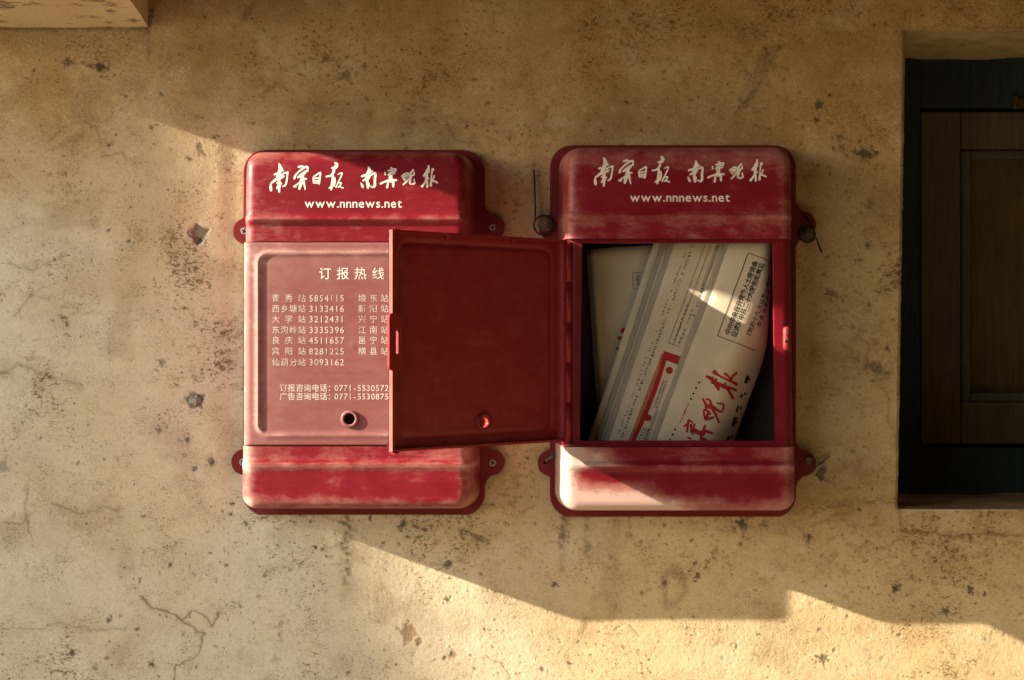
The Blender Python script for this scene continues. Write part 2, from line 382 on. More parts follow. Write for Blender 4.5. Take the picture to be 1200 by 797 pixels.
    for i, p in enumerate(cr):
        a = np.array(p); x0, y0 = a.min(0) - 14; x1, y1 = a.max(0) + 14
        i0, i1 = int(max(0, (y0 - ys[0]) / ST)), int(min(len(ys), (y1 - ys[0]) / ST))
        j0, j1 = int(max(0, (x0 - xs[0]) / ST)), int(min(len(xs), (x1 - xs[0]) / ST))
        sl = (slice(i0, i1), slice(j0, j1))
        d = seg_dist(X[sl] + jx[sl], Y[sl] + jy[sl], p)
        wd = 1.5 if i == 18 else 1.1 if i in (3, 4, 5) else 0.70
        wd = wd * (0.7 + 0.9 * np.clip(0.5 + fbm(X[sl], Y[sl], 30, 99 + i, 2), 0, 1))
        m = np.exp(-(d / wd) ** 2); t = tint[sl]
        aa = ((0.7 if i in (3, 4, 5, 18) else 0.48) * m)[..., None]; t[:] = t * (1 - aa) + brown * 0.55 * aa
        halo = (0.10 * np.exp(-(d / 5) ** 2))[..., None]; t[:] = t * (1 - halo) + brown * halo
        H[sl] -= 0.35 * m
    # scattered flecks, most of them lying flat
    for i in range(1100):
        cx = rng.uniform(-40, 1240); cy = rng.uniform(-40, 840)
        if rng.rand() > 0.35 + 0.9 * min(1, max(0, (cx * 0.7 + 300 - cy * 0.2) / 900)): continue
        s = rng.rand() ** 2.2
        spot(cx, cy, 0.9 + 2.4 * s, 0.8 + 1.1 * s, rng.normal(-0.2, 0.7), black * 1.6, 0.35 + 0.55 * rng.rand() ** 1.5, 0.35, seed=i % 5, wob=.5)
    # plaster band of the window head
    H += 1.2 * sstep(1053, 1060, X) * (sstep(597, 600, Y) * sstep(628, 624, Y))
    # keep the plaster behind the fixed boxes flat, and the border meeting the coarse wall
    for cx, cy in ((428, 388), (789, 386)):
        m = sstep(175, 150, np.abs(X - cx)) * sstep(245, 218, np.abs(Y - cy)); H = H * (1 - m) - 2.0 * m
    dop = np.maximum(np.maximum(WIN_T - Y, Y - WIN_B), win_edge(Y) - X); H *= sstep(0, 14, dop)
    edge = np.minimum.reduce([X - xs[0], xs[-1] - X, Y - ys[0], ys[-1] - Y]); H *= sstep(0, 40, edge)
    ef_ = sstep(0, 48, edge)[..., None]; tint = tint * ef_ + np.array([0.52, 0.42, 0.25]) * (1 - ef_)
    # window opening: snap a column of points onto its edge
    ex = win_edge(Y) + 1.3 * fbm(Y, Y * 0, 22, 101, 3)
    inrow = (Y >= WIN_T) & (Y <= WIN_B)
    XX = X.copy(); YY = Y.copy()
    XX[inrow & (np.abs(X - ex) <= ST / 2 + 0.01)] = ex[inrow & (np.abs(X - ex) <= ST / 2 + 0.01)]
    rnd = sstep(5, 0, ex - X) * inrow * (X <= ex + ST)                 # soft worn arris
    H -= 3.0 * rnd ** 2
    rows, cols = X.shape
    vid = np.arange(rows * cols).reshape(rows, cols)
    q = np.stack([vid[:-1, :-1], vid[1:, :-1], vid[1:, 1:], vid[:-1, 1:]], -1).reshape(-1, 4)
    xc = (X[:-1, :-1] + ST / 2).reshape(-1); yc = (Y[:-1, :-1] + ST / 2).reshape(-1)
    ec = win_edge(yc)
    keep = ~((yc > WIN_T) & (yc < WIN_B) & (xc > ec + 0.0))
    q = q[keep]
    co = np.stack([(XX - 600) / 1000, -H / 1000, (398.5 - YY) / 1000], -1).reshape(-1, 3)
    # coarse wall all round the fine part (window hole continued to the right)
    x0, x1 = (xs[0] - 600) / 1000, (xs[-1] - 600) / 1000; z1, z0 = (398.5 - ys[0]) / 1000, (398.5 - ys[-1]) / 1000
    wt, wb = (398.5 - WIN_T) / 1000, (398.5 - WIN_B) / 1000; XR, ZB, ZT, XL, WR = 7.0, -1.5, 2.6, -6.0, 1.10
    ext = [((XL, ZB), (x0, ZT)), ((x0, ZB), (x1, z0)), ((x0, z1), (x1, ZT)), ((x1, ZB), (WR, wb)), ((x1, wt), (WR, ZT)), ((WR, ZB), (XR, ZT))]
    ev, ef = [], []
    for (a, b), (c, d) in ext:
        k = len(co) + len(ev); ev += [(a, 0, b), (c, 0, b), (c, 0, d), (a, 0, d)]; ef.append((k, k + 1, k + 2, k + 3))
    co = np.vstack([co, np.array(ev)]); q = np.vstack([q, np.array(ef)])
    me = bpy.data.meshes.new('plaster_wall')
    me.vertices.add(len(co)); me.vertices.foreach_set('co', co.astype(np.float32).reshape(-1))
    me.loops.add(q.size); me.loops.foreach_set('vertex_index', q.astype(np.int32).reshape(-1))
    me.polygons.add(len(q)); me.polygons.foreach_set('loop_start', np.arange(0, q.size, 4, dtype=np.int32))
    try: me.polygons.foreach_set('loop_total', np.full(len(q), 4, dtype=np.int32))
    except Exception: pass
    me.update(calc_edges=True); me.validate()
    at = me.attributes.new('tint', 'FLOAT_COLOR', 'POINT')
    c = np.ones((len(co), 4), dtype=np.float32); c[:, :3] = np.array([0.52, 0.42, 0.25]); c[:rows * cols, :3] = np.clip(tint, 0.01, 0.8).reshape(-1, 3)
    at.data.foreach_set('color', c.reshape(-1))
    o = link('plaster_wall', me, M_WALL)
    tag(o, 'stained ochre plaster wall with cracks and pits behind the red boxes', 'wall')
    # reveals of the window opening
    bm = bmesh.new(); RD = 0.20; xa = (win_edge(WIN_T) - 600) / 1000; xb = (win_edge(WIN_B) - 600) / 1000
    def quad_strip(pa, pb, depth, nu=40, nv=14, amp=0.0012, axis='z'):
        g = []
        for j in range(nv + 1):
            r = []
            for i in range(nu + 1):
                u = i / nu; v = j / nv
                p = Vector(pa).lerp(Vector(pb), u); p.y = v * depth
                k = amp * (math.sin(u * 23 + v * 7) + math.sin(u * 51 - v * 13) * .6) * (0 if j == 0 else 1)
                if axis == 'z': p.z += k
                else: p.x += k
                r.append(bm.verts.new(p))
            g.append(r)
        for j in range(nv):
            for i in range(nu): bm.faces.new((g[j][i], g[j][i + 1], g[j + 1][i + 1], g[j + 1][i]))
    quad_strip((xa, 0, wt), (1.10, 0, wt), RD); quad_strip((xb, 0, wb), (1.10, 0, wb), RD)
    quad_strip((xa - .003, 0, wt), (xb - .003, 0, wb), RD, axis='x'); quad_strip((1.10, 0, wt), (1.10, 0, wb), RD, axis='x')
    from_bm('window_reveal', bm, M_WALL2, o, True)
    return o

WALL = build_wall()

# ------------------------------------------------------------------ window in its recess
def build_window():
    Y0 = 0.20
    xl = (1056 - 600) / 1000 - 0.01; xr = 1.10; zt = (398.5 - WIN_T) / 1000 + 0.005; zb = (398.5 - WIN_B) / 1000 - 0.005
    root = empty('shuttered_window', ((xl + xr) / 2, Y0, zb), 'dark brown panelled shutter window set back in the right of the wall', 'window')
    def loc(x): return x - (xl + xr) / 2
    def lz(z): return z - zb
    sx0 = (1122 - 600) / 1000; sx1 = xr - 0.066; st = (398.5 - 97.6) / 1000; sb = (398.5 - 537.7) / 1000
    bm = bmesh.new()
    box_bm(bm, loc(xl), loc(sx0), 0.0, 0.07, 0, lz(zt), .002); box_bm(bm, loc(sx1), loc(xr), 0.0, 0.07, 0, lz(zt), .002)
    box_bm(bm, loc(sx0) - .001, loc(sx1) + .001, 0.001, 0.07, lz(st), lz(zt), .002); box_bm(bm, loc(sx0) - .001, loc(sx1) + .001, 0.001, 0.07, 0, lz(sb), .002)
    box_bm(bm, loc(xl) + .002, loc(xr) - .002, .072, .085, .002, lz(zt) - .002)
    from_bm('frame', bm, M_FRAME, root)
    bm = bmesh.new(); g = .004; sw = .052; y0, y1 = .014, .050
    a, b, c, d = sx0 + g, sx1 - g, sb + g, st - g
    box_bm(bm, loc(a), loc(a + sw), y0, y1, lz(c), lz(d), .0025); box_bm(bm, loc(b - sw), loc(b), y0, y1, lz(c), lz(d), .0025)
    box_bm(bm, loc(a + sw) + .0006, loc(b - sw) - .0006, y0 + .0005, y1, lz(d - .050), lz(d), .0025); box_bm(bm, loc(a + sw) + .0006, loc(b - sw) - .0006, y0 + .0005, y1, lz(c), lz(c + .055), .0025)
    sh = from_bm('shutter', bm, M_SHUT, root)
    bm = bmesh.new(); box_bm(bm, loc(a + sw) - .004, loc(b - sw) + .004, .030, .042, lz(c + .055) - .004, lz(d - .050) + .004)
    from_bm('panel', bm, M_PANEL, sh)
    bm = bmesh.new(); mo = .012; A, B, Cc, D = a + sw + .0004, b - sw - .0004, c + .0554, d - .0504
    box_bm(bm, loc(A), loc(A + mo), .011, .030, lz(Cc), lz(D), .004, 3); box_bm(bm, loc(B - mo), loc(B), .011, .030, lz(Cc), lz(D), .004, 3)
    box_bm(bm, loc(A + mo) - .001, loc(B - mo) + .001, .0115, .030, lz(D - mo), lz(D), .004, 3); box_bm(bm, loc(A + mo) - .001, loc(B - mo) + .001, .0115, .030, lz(Cc), lz(Cc + mo), .004, 3)
    from_bm('moulding', bm, M_MOULD, sh)
    bm = bmesh.new(); p = P(1197, 121, -0.20)
    box_bm(bm, p.x - .008, p.x + .030, -.004, .012, p.z - .006, p.z + .006, .002)
    cyl_bm(bm, (p.x - .008, -.002, p.z), (0, 0, 1), .004, .004, .016, 16)
    for v in bm.verts: v.co.x -= (xl + xr) / 2; v.co.z -= zb
    from_bm('hinge', bm, M_EAVE, root)
build_window()

# ------------------------------------------------------------------ projecting bay at the top left, and the ground and added light blockers standing outside the picture
def build_bay():
    bm = bmesh.new(); XL, XRr, Z0, DEP, ZT = -0.750, -0.426, 0.3665, 0.50, 2.2  # seen corner block; unseen height, depth and left end shaped to cast shade
    n = 40
    k = 0.22
    g = []
    for j in range(n + 1):
        y = DEP * j / n
        g.append([(XL, y), (XRr, y)])
    def grid(fn, nu, nv):
        vs = [[bm.verts.new(fn(i / nu, j / nv)) for i in range(nu + 1)] for j in range(nv + 1)]
        for j in range(nv):
            for i in range(nu): bm.faces.new((vs[j][i], vs[j][i + 1], vs[j + 1][i + 1], vs[j + 1][i]))
    wob = lambda a, b, s: 0.0005 * (math.sin(a * 41 + s) + math.sin(b * 57 + 2 * s) + math.sin((a + b) * 93 + s))
    def xr(y, z): return XRr - 0.03 * y + wob(y, z, 1.0)
    def zz(x, y): return Z0 + k * y + 0.9 * wob(x, y, 2.0)
    grid(lambda u, v: (XL + (xr(v * DEP, Z0) - XL) * u, -v * DEP + .002, zz(XL + (XRr - XL) * u, v * DEP)), 40, 60)
    grid(lambda u, v: (xr(u * DEP, Z0 + v), -u * DEP + .002, zz(XRr, u * DEP) + v * (ZT - Z0)), 60, 60)
    grid(lambda u, v: (XL, -u * DEP + .002, zz(XL, u * DEP) + v * (ZT - Z0)), 60, 20)
    grid(lambda u, v: (XL + (xr(DEP, Z0) - XL) * u, -DEP + .002, zz(XL + (XRr - XL) * u, DEP) + v * (ZT - Z0)), 40, 20)
    bmesh.ops.remove_doubles(bm, verts=bm.verts, dist=.0006)
    o = from_bm('projecting_bay', bm, M_BAY, None, False)
    tag(o, 'pale plaster block jutting from the wall in the top left corner', 'wall block')
kb = NB('bay_plaster')
nb1 = kb.noise(26, 6, .7, vec=kb.coord((.6, 1, 2.2))); nb2 = kb.noise(5, 4, .6); nb3 = kb.noise(180, 4, .6)
cb = kb.ramp(nb2, [(.3, (0.60, 0.48, 0.28)), (.7, (0.70, 0.60, 0.40))])
cb = kb.mix(kb.math('MULTIPLY', kb.ramp(nb1, [(.57, (0, 0, 0)), (.63, (1, 1, 1))]), .75), cb, (0.13, 0.085, 0.04))
kb.color(cb); kb.rough(.9); kb.spec(.15); kb.bump(kb.math('ADD', nb1, nb3), .5, .002)
M_BAY = kb.m
build_bay()

def build_outside():
    bm = bmesh.new(); box_bm(bm, -60, 60, -60, 0.5, -1.75, -1.5)
    tag(from_bm('ground', bm, M_GROUND), kind='structure')
    # unseen battered pier added along the wall, far to the left: throws the soft edge of shade over the left of the wall
    bm = bmesh.new(); xe = -4.5
    def ze(z): return 1.120 - 0.136 * (z - 1.40)
    pts = [(0, -1.5), (ze(-1.5), -1.5), (ze(4.5), 4.5), (0, 4.5)]
    for dx in (0, -0.6):
        pass
    A = [bm.verts.new((xe, -y, z)) for y, z in pts]; B = [bm.verts.new((xe - .6, -y, z)) for y, z in pts]
    bm.faces.new(A); bm.faces.new(B[::-1])
    for i in range(4): bm.faces.new((A[i], A[(i + 1) % 4], B[(i + 1) % 4], B[i]))
    tag(from_bm('sun_blocking_pier', bm, M_WALL2), 'unseen sloping pier added beyond the left of the view to shade the wall', 'pier')
    # unseen eave, facing house and side wall added to keep skylight off the wall
    bm = bmesh.new(); box_bm(bm, -0.42, 7, -1.50, -0.02, 0.48, 0.56, .01)
    tag(from_bm('sky_blocking_eave', bm, M_EAVE), 'unseen dark timber eave added above the wall to block skylight', 'eave')
    bm = bmesh.new(); box_bm(bm, -1.3, 9, -4.2, -3.4, -1.5, 4.5, .02)
    tag(from_bm('sky_blocking_house', bm, M_EAVE), 'unseen dark house added behind the camera to block skylight', 'house')
    bm = bmesh.new(); box_bm(bm, 1.3, 1.5, -3.4, -0.02, -1.5, 2.6, .02)
    tag(from_bm('sky_blocking_wall', bm, M_EAVE), 'unseen dark side wall added right of the window to block skylight', 'wall')
build_outside()

# ------------------------------------------------------------------ printing: flat glyphs laid on a surface
_gc = {}
def glyph(ch, bold):
    key = (ch, bold)
    if key in _gc: return _gc[key]
    c = bpy.data.curves.new('glyph', 'FONT'); c.body = ch; c.size = 1.0; c.resolution_u = 3; c.offset = bold
    c.align_x = 'CENTER'
    o = bpy.data.objects.new('glyph', c); COL.objects.link(o)
    dg = bpy.context.evaluated_depsgraph_get(); me = bpy.data.meshes.new_from_object(o.evaluated_get(dg))
    v = [(p.co.x, p.co.y) for p in me.vertices]; f = [tuple(p.vertices) for p in me.polygons]
    bpy.data.objects.remove(o); bpy.data.curves.remove(c); bpy.data.meshes.remove(me)
    if v:
        if ord(ch) > 255:                                   # centre a CJK glyph on its box
            v = [(x, y - 0.37) for x, y in v]
        else: v = [(x, y - 0.36) for x, y in v]
    _gc[key] = (v, f); return _gc[key]

class Print:
    def __init__(s): s.v = []; s.f = []; s.k = 0
    def add(s, v, f):
        n = len(s.v); s.k += 1; lift = (s.k % 7) * 0.00002
        s.v += [(x, y, lift) for x, y in v]; s.f += [tuple(i + n for i in q) for q in f]
    def ch(s, c, cx, cy, size, bold=0.0, ang=0.0, sx=1.0):
        v, f = glyph(c, bold); ca, sa = math.cos(ang), math.sin(ang)
        s.add([(cx + size * (x * sx * ca - y * sa), cy - size * (x * sx * sa + y * ca)) for x, y in v], f)
    def line(s, txt, x0, y0, x1, y1, size, bold=0.0, ang=0.0, sx=1.0):
        n = len(txt)
        for i, c in enumerate(txt):
            t = i / max(1, n - 1)
            if c != ' ': s.ch(c, x0 + (x1 - x0) * t, y0 + (y1 - y0) * t, size, bold, ang, sx)
    def flow(s, txt, x0, x1, cy, size, bold=0.0):
        """proportional spacing, stretched to run from x0 to x1"""
        wd = {}
        adv = [0.0]
        for c in txt:
            v, _ = glyph(c, bold); w_ = (max(x for x, _y in v) - min(x for x, _y in v)) if v else .3
            wd[c] = w_; adv.append(adv[-1] + w_ + 0.095)
        tot = adv[-1] - 0.095; sc = (x1 - x0) / tot
        for i, c in enumerate(txt):
            v, f = glyph(c, bold); mx = min(x for x, _ in v)
            s.add([(x0 + sc * (adv[i] + x - mx), cy - size * y) for x, y in v], f)
    def stroke(s, pts):
        """brush stroke: (x, y, width) with round ends"""
        P_ = []
        for i in range(len(pts) - 1):
            for t in (0, .25, .5, .75):
                P_.append(tuple(a + (b - a) * t for a, b in zip(pts[i], pts[i + 1])))
        P_.append(pts[-1])
        # smooth the path
        for _ in range(2):
            P_ = [P_[0]] + [tuple((a + 2 * b + c) / 4 for a, b, c in zip(P_[i - 1], P_[i], P_[i + 1])) for i in range(1, len(P_) - 1)] + [P_[-1]]
        L, R = [], []
        for i, (x, y, wd) in enumerate(P_):
            xa, ya, _ = P_[max(0, i - 1)]; xb, yb, _ = P_[min(len(P_) - 1, i + 1)]
            d = math.hypot(xb - xa, yb - ya) or 1; nx, ny = -(yb - ya) / d * wd / 2, (xb - xa) / d * wd / 2
            L.append((x + nx, y + ny)); R.append((x - nx, y - ny))
        n = len(L); v = L + R; f = [(i, i + 1, n + i + 1, n + i) for i in range(n - 1)]
        s.add(v, f)
        for (x, y, wd) in (P_[0], P_[-1]):
            s.add([(x + wd / 2 * math.cos(k * math.pi / 5), y + wd / 2 * math.sin(k * math.pi / 5)) for k in range(10)], [tuple(range(10))])
    def rect(s, pts): s.add(pts, [(0, 1, 2, 3)])
    def seg(s, x0, y0, x1, y1, wd):
        d = math.hypot(x1 - x0, y1 - y0); nx, ny = -(y1 - y0) / d * wd / 2, (x1 - x0) / d * wd / 2
        m = max(1, int(d / 6)); v = []; f = []
        for i in range(m + 1):
            t = i / m; x = x0 + (x1 - x0) * t; y = y0 + (y1 - y0) * t
            v += [(x + nx, y + ny), (x - nx, y - ny)]
            if i: f.append((2 * i - 2, 2 * i, 2 * i + 1, 2 * i - 1))
        s.add(v, f)
    def disc(s, x, y, r, n=16): s.add([(x + r * math.cos(2 * math.pi * k / n), y + r * math.sin(2 * math.pi * k / n)) for k in range(n)], [tuple(range(n))])
    def build(s, name, mat, parent, fn):
        me = bpy.data.meshes.new(name); me.from_pydata([fn(x, y, l) for x, y, l in s.v], [], s.f); me.update()
        return link(name, me, mat, parent, False)

S1, S2 = 18.98, 19.93
BRUSH = {   # strokes measured on the mastheads, in units of the enlarged photograph
 'A': (310, 186, S1, [[(325,115,35),(348,190,85),(362,250,105),(310,340,75),(270,405,40)], [(220,352,42),(300,328,50),(420,262,34)], [(145,548,38),(250,465,66),(350,385,66),(430,322,34),(512,306,42)], [(517,300,42),(505,400,36),(490,520,42),(465,595,44),(408,618,28)], [(290,472,42),(370,420,64),(432,392,40)], [(320,480,62),(340,560,78),(325,650,58),(325,735,46)], [(272,542,28),(330,520,52),(388,560,24)], [(135,572,40),(138,650,74),(145,702,56)], [(275,660,38),(312,580,44)]]),
 'B': (310, 186, S1, [[(755,185,40),(800,172,46),(848,168,38)], [(665,435,54),(682,380,46),(725,325,36),(800,255,42),(900,185,52),(965,178,44),(955,240,40)], [(745,415,44),(805,365,52),(900,290,52),(960,270,46)], [(780,400,40),(860,360,58),(905,320,40)], [(845,380,70),(840,450,90),(810,540,86),(775,668,56)], [(655,618,42),(700,590,32),(765,540,34)], [(660,622,36),(705,628,28)], [(870,442,46),(928,450,40)], [(862,470,56),(885,580,44),(905,688,26)]]),
 'C': (360, 186, S1, [[(145,400,34),(220,352,42),(300,298,38),(290,400,38),(262,555,48)], [(132,430,32),(145,535,38)], [(150,440,32),(262,425,32)], [(155,490,40),(258,490,44)], [(152,535,32),(258,545,34)]]),
 'D': (360, 186, S1, [[(622,92,44),(660,130,84),(632,200,82),(548,208,34)], [(600,225,56),(590,300,60),(530,380,44),(430,398,42)], [(572,370,44),(562,480,56),(550,600,62),(535,685,42)], [(608,420,34),(622,500,42),(592,600,50)], [(482,658,24),(530,620,42)], [(682,352,18),(740,322,28),(785,310,28),(752,400,32),(692,520,32),(640,636,32)], [(702,540,28),(770,535,36),(712,620,28),(798,650,32)], [(692,630,36),(732,610,32)]]),
 'E': (415, 188, S2, [[(345,165,48),(360,235,92),(322,310,90),(290,400,72)], [(182,372,50),(270,342,52),(428,252,32)], [(215,470,46),(300,420,52),(400,332,42),(488,292,52),(500,340,54),(480,470,60),(488,585,62),(450,635,52),(380,600,32)], [(310,430,62),(300,500,62),(328,560,92),(322,632,62)], [(360,402,42),(312,470,42)], [(165,532,32),(185,580,60),(205,618,60)]]),
 'F': (415, 188, S2, [[(862,172,42),(900,202,44)], [(722,278,28),(725,330,42)], [(802,240,42),(900,216,42),(982,196,46),(960,268,32)], [(820,300,42),(920,262,50)], [(800,335,42),(950,305,34)], [(860,335,80),(850,420,92),(862,470,105)], [(622,542,52),(700,502,46),(820,462,52),(985,462,46)], [(792,510,52),(770,632,52)], [(910,480,60),(915,560,60),(915,615,42)]]),
 'G': (465, 188, S2, [[(118,370,42),(190,312,38),(252,290,38),(250,350,42),(220,402,42)], [(130,388,42),(185,450,52)], [(150,370,58),(230,370,52)], [(380,222,42),(340,280,44),(280,312,42)], [(400,270,32),(408,330,42),(340,360,52),(290,342,42)], [(330,292,42),(302,400,52),(220,500,42),(148,568,32)], [(340,372,52),(320,440,52),(296,530,38),(330,555,42),(428,540,44),(400,440,32)]]),
 'H': (465, 188, S2, [[(740,128,38),(740,190,62),(700,270,62),(632,360,52)], [(680,240,32),(760,222,32)], [(650,312,32),(748,272,42)], [(700,280,62),(700,400,72),(690,480,60),(640,540,46),(592,605,58)], [(670,412,32),(748,420,34)], [(710,480,46),(710,615,46)], [(840,215,72),(820,262,36),(806,400,32),(800,500,42),(795,585,62)], [(875,362,42),(850,440,32),(812,480,42),(880,482,42),(942,520,46)]]),
}
def brush(pr, key, tf, wk=1.0):
    ox, oy, sc, strokes = BRUSH[key]
    for st in strokes:
        out = []
        for x, y, wd in st:
            X, Y, k = tf(ox + x / sc, oy + y / sc)
            out.append((X, Y, wd / sc * k * wk))
        pr.stroke(out)

# ------------------------------------------------------------------ the newspaper boxes
W, H, D, R, DRAFT = 0.2515, 0.400, 0.095, 0.017, 0.008
Z_DT, Z_DB = 0.0985, -0.1295                      # door zone
REC = 0.011                                       # how far the door zone is set back
def prof(z):
    """depth added at height z: beads and the set-back door zone"""
    p = np.zeros_like(z)
    p += 0.0034 * np.exp(-((z - 0.1235) / 0.0040) ** 2) + 0.0034 * np.exp(-((z + 0.1505) / 0.0042) ** 2)
    p -= 0.0012 * sstep(0.1205, 0.1175, z) * sstep(-0.1480, -0.1450, z)
    p -= (REC - 0.0012) * (z < Z_DT) * (z > Z_DB)
    p -= 0.006 * sstep(0.150, 0.205, z) ** 2
    return p

def build_body(root, k, fade_fn, opening):
    """moulded shell: rounded outline carried up the sides, over a fillet, and across the front"""
    zs = list(np.arange(H / 2 - R, -H / 2 + R - 1e-6, -0.0027))
    for c in (Z_DT, Z_DB): zs += [c + .0003, c - .0003]
    if opening: zs += [0.0945, -0.1235]
    zs = np.array(sorted(set(np.round(zs, 5)), reverse=True))
    arc = np.linspace(0, math.pi / 2, 9)
    Mx = 56
    ss = np.linspace(0, 1, Mx + 2); so = (0.030, 0.966)
    if opening:
        for v in so: ss[np.argmin(np.abs(ss - v))] = v
    def taper(z): return 1 - 0.020 * z / (H / 2)
    def left(e):
        w_, h_, r_ = W / 2 + e, H / 2 + e, max(0.003, R + e)
        top = [(-w_ + r_ - r_ * math.sin(a), h_ - r_ + r_ * math.cos(a)) for a in arc]
        mid = [(-w_, z) for z in zs if -h_ + r_ + .0005 < z < h_ - r_ - .0005]
        return top, mid, w_, h_, r_
    nmid = len(zs)
    loops = []
    lev = [(DRAFT * (1 - t), t * (D - 0.012)) for t in np.linspace(0, 1, 9)]
    fr = 0.012
    lev += [(-fr * (1 - math.cos(a)), D - fr + fr * math.sin(a)) for a in np.linspace(0, math.pi / 2, 8)[1:]]
    for e, d in lev:
        w_, h_, r_ = W / 2 + e, H / 2 + e, max(0.004, R + e)
        zc = np.linspace(h_ - r_, -h_ + r_, 2)
        t = np.array([(-w_ + r_ - r_ * math.sin(a), h_ - r_ + r_ * math.cos(a)) for a in arc])
        m = np.array([(-w_, np.clip(z, -h_ + r_, h_ - r_)) for z in zs])
        b = t[::-1] * [1, -1]
        pts = np.vstack([t, m, b])
        loops.append((pts, d))
    nL = len(loops[0][0])
    verts = []; idx = []
    def depth(d, z): return d * (1 + prof(np.asarray(z)) / D)
    for pts, d in loops:
        z = pts[:, 1]; x = pts[:, 0] * taper(z); dd = depth(d, z)
        Lr = list(range(len(verts), len(verts) + nL)); verts += [(a, -b, c) for a, b, c in zip(x, dd, z)]
        Rr = list(range(len(verts), len(verts) + nL)); verts += [(-a, -b, c) for a, b, c in zip(x, dd, z)]
        tp = [Lr[0]]; bt = [Lr[-1]]
        for s in ss[1:-1]:
            tp.append(len(verts)); verts.append((x[0] * (1 - 2 * s), -dd[0], z[0]))
        for s in ss[1:-1]:
            bt.append(len(verts)); verts.append((x[-1] * (1 - 2 * s), -dd[-1], z[-1]))
        tp.append(Rr[0]); bt.append(Rr[-1])
        idx.append(Lr + bt[1:-1] + Rr[::-1] + tp[1:-1][::-1]); lastL, lastR, lastT, lastB = Lr, Rr, tp, bt
    faces = []
    for A, B in zip(idx, idx[1:]):
        n = len(A)
        for i in range(n): faces.append((A[i], A[(i + 1) % n], B[(i + 1) % n], B[i]))
    rows = []
    for j in range(nL):
        if j == 0: rows.append(lastT); continue
        if j == nL - 1: rows.append(lastB); continue
        a = verts[lastL[j]]; r = [lastL[j]]
        for s in ss[1:-1]:
            r.append(len(verts)); verts.append((a[0] * (1 - 2 * s), a[1], a[2]))
        r.append(lastR[j]); rows.append(r)
    for A, B in zip(rows, rows[1:]):
        za, zb_ = verts[A[3]][2], verts[B[3]][2]
        for i in range(len(A) - 1):
            if opening and ss[i] >= so[0] - 1e-6 and ss[i + 1] <= so[1] + 1e-6 and za <= 0.0946 and zb_ >= -0.1236: continue
            faces.append((A[i], A[i + 1], B[i + 1], B[i]))
    verts = np.array(verts)
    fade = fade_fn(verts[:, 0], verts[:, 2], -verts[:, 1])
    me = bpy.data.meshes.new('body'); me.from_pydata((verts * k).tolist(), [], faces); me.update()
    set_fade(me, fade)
    bm = bmesh.new(); bm.from_mesh(me)
    if opening:
        be = [e for e in bm.edges if len(e.link_faces) == 1 and min(-v.co.y for v in e.verts) > 0.05]
        r = bmesh.ops.extrude_edge_only(bm, edges=be)
        for v in r['geom']:
            if isinstance(v, bmesh.types.BMVert): v.co.y += 0.013
    bmesh.ops.recalc_face_normals(bm, faces=bm.faces)
    for f in bm.faces: f.smooth = True
    for e in bm.edges:
        if len(e.link_faces) == 2 and e.calc_face_angle() > 0.7: e.smooth = False
    bm.to_mesh(me); bm.free()
    o = bpy.data.objects.new('body', me); COL.objects.link(o); o.parent = root; me.materials.append(M_RED)
    return o

LUGS = [(-0.1395, 0.1160), (0.1500, 0.1200), (-0.1410, -0.1535), (0.1500, -0.1540)]
def build_plate(root, k):
    fx, fz, fr = W / 2 + DRAFT + 0.0072, H / 2 + DRAFT + 0.003, 0.026
    fb = fz + .0050; zs = np.arange(fz, -fb - 1e-6, -0.0012)
    def side(sgn):
        out = []
        for z in zs:
            t = fz - z if z > 0 else fb + z; x = fx if t >= fr else fx - fr + math.sqrt(max(0, fr * fr - (fr - t) ** 2))
            for lx, lz in LUGS:
                if lx * sgn > 0 and abs(z - lz) < 0.03:
                    c = 0.0150 ** 2 - (z - lz) ** 2
                    xl = abs(lx) - 0.001 + math.sqrt(c) if c > 0 else abs(lx) - 0.001 - 0.012 * (abs(z - lz) - 0.0150) / 0.012
                    kk = 0.004; h_ = max(0, kk - abs(x - xl)) / kk
                    x = max(x, xl) + h_ * h_ * kk * 0.25 * 1.6
            out.append((sgn * x, z))
        return out
    L = side(-1); Rr = side(1)
    bm = bmesh.new(); lay = []
    for inset, d in ((0, 0.0), (0, 0.0065), (0.0012, 0.008)):
        lay.append(([bm.verts.new(((x + inset) * k, -d, z * k * (1 - inset))) for x, z in L], [bm.verts.new(((x - inset) * k, -d, z * k * (1 - inset))) for x, z in Rr]))
    n = len(L)
    for (La, Ra), (Lb, Rb) in zip(lay, lay[1:]):
        for i in range(n - 1):
            bm.faces.new((La[i], La[i + 1], Lb[i + 1], Lb[i])); bm.faces.new((Ra[i + 1], Ra[i], Rb[i], Rb[i + 1]))
        bm.faces.new((La[0], Lb[0], Rb[0], Ra[0])); bm.faces.new((La[-1], Ra[-1], Rb[-1], Lb[-1]))
    La, Ra = lay[-1]
    for i in range(n - 1): bm.faces.new((La[i], La[i + 1], Ra[i + 1], Ra[i]))
    o = from_bm('back_plate', bm, M_PLATE, root); set_fade(o.data, np.full(len(o.data.vertices), 0.25))
    o.data.polygons.foreach_set('use_smooth', [False] * len(o.data.polygons))
    # raised rims round the screw holes
    return o

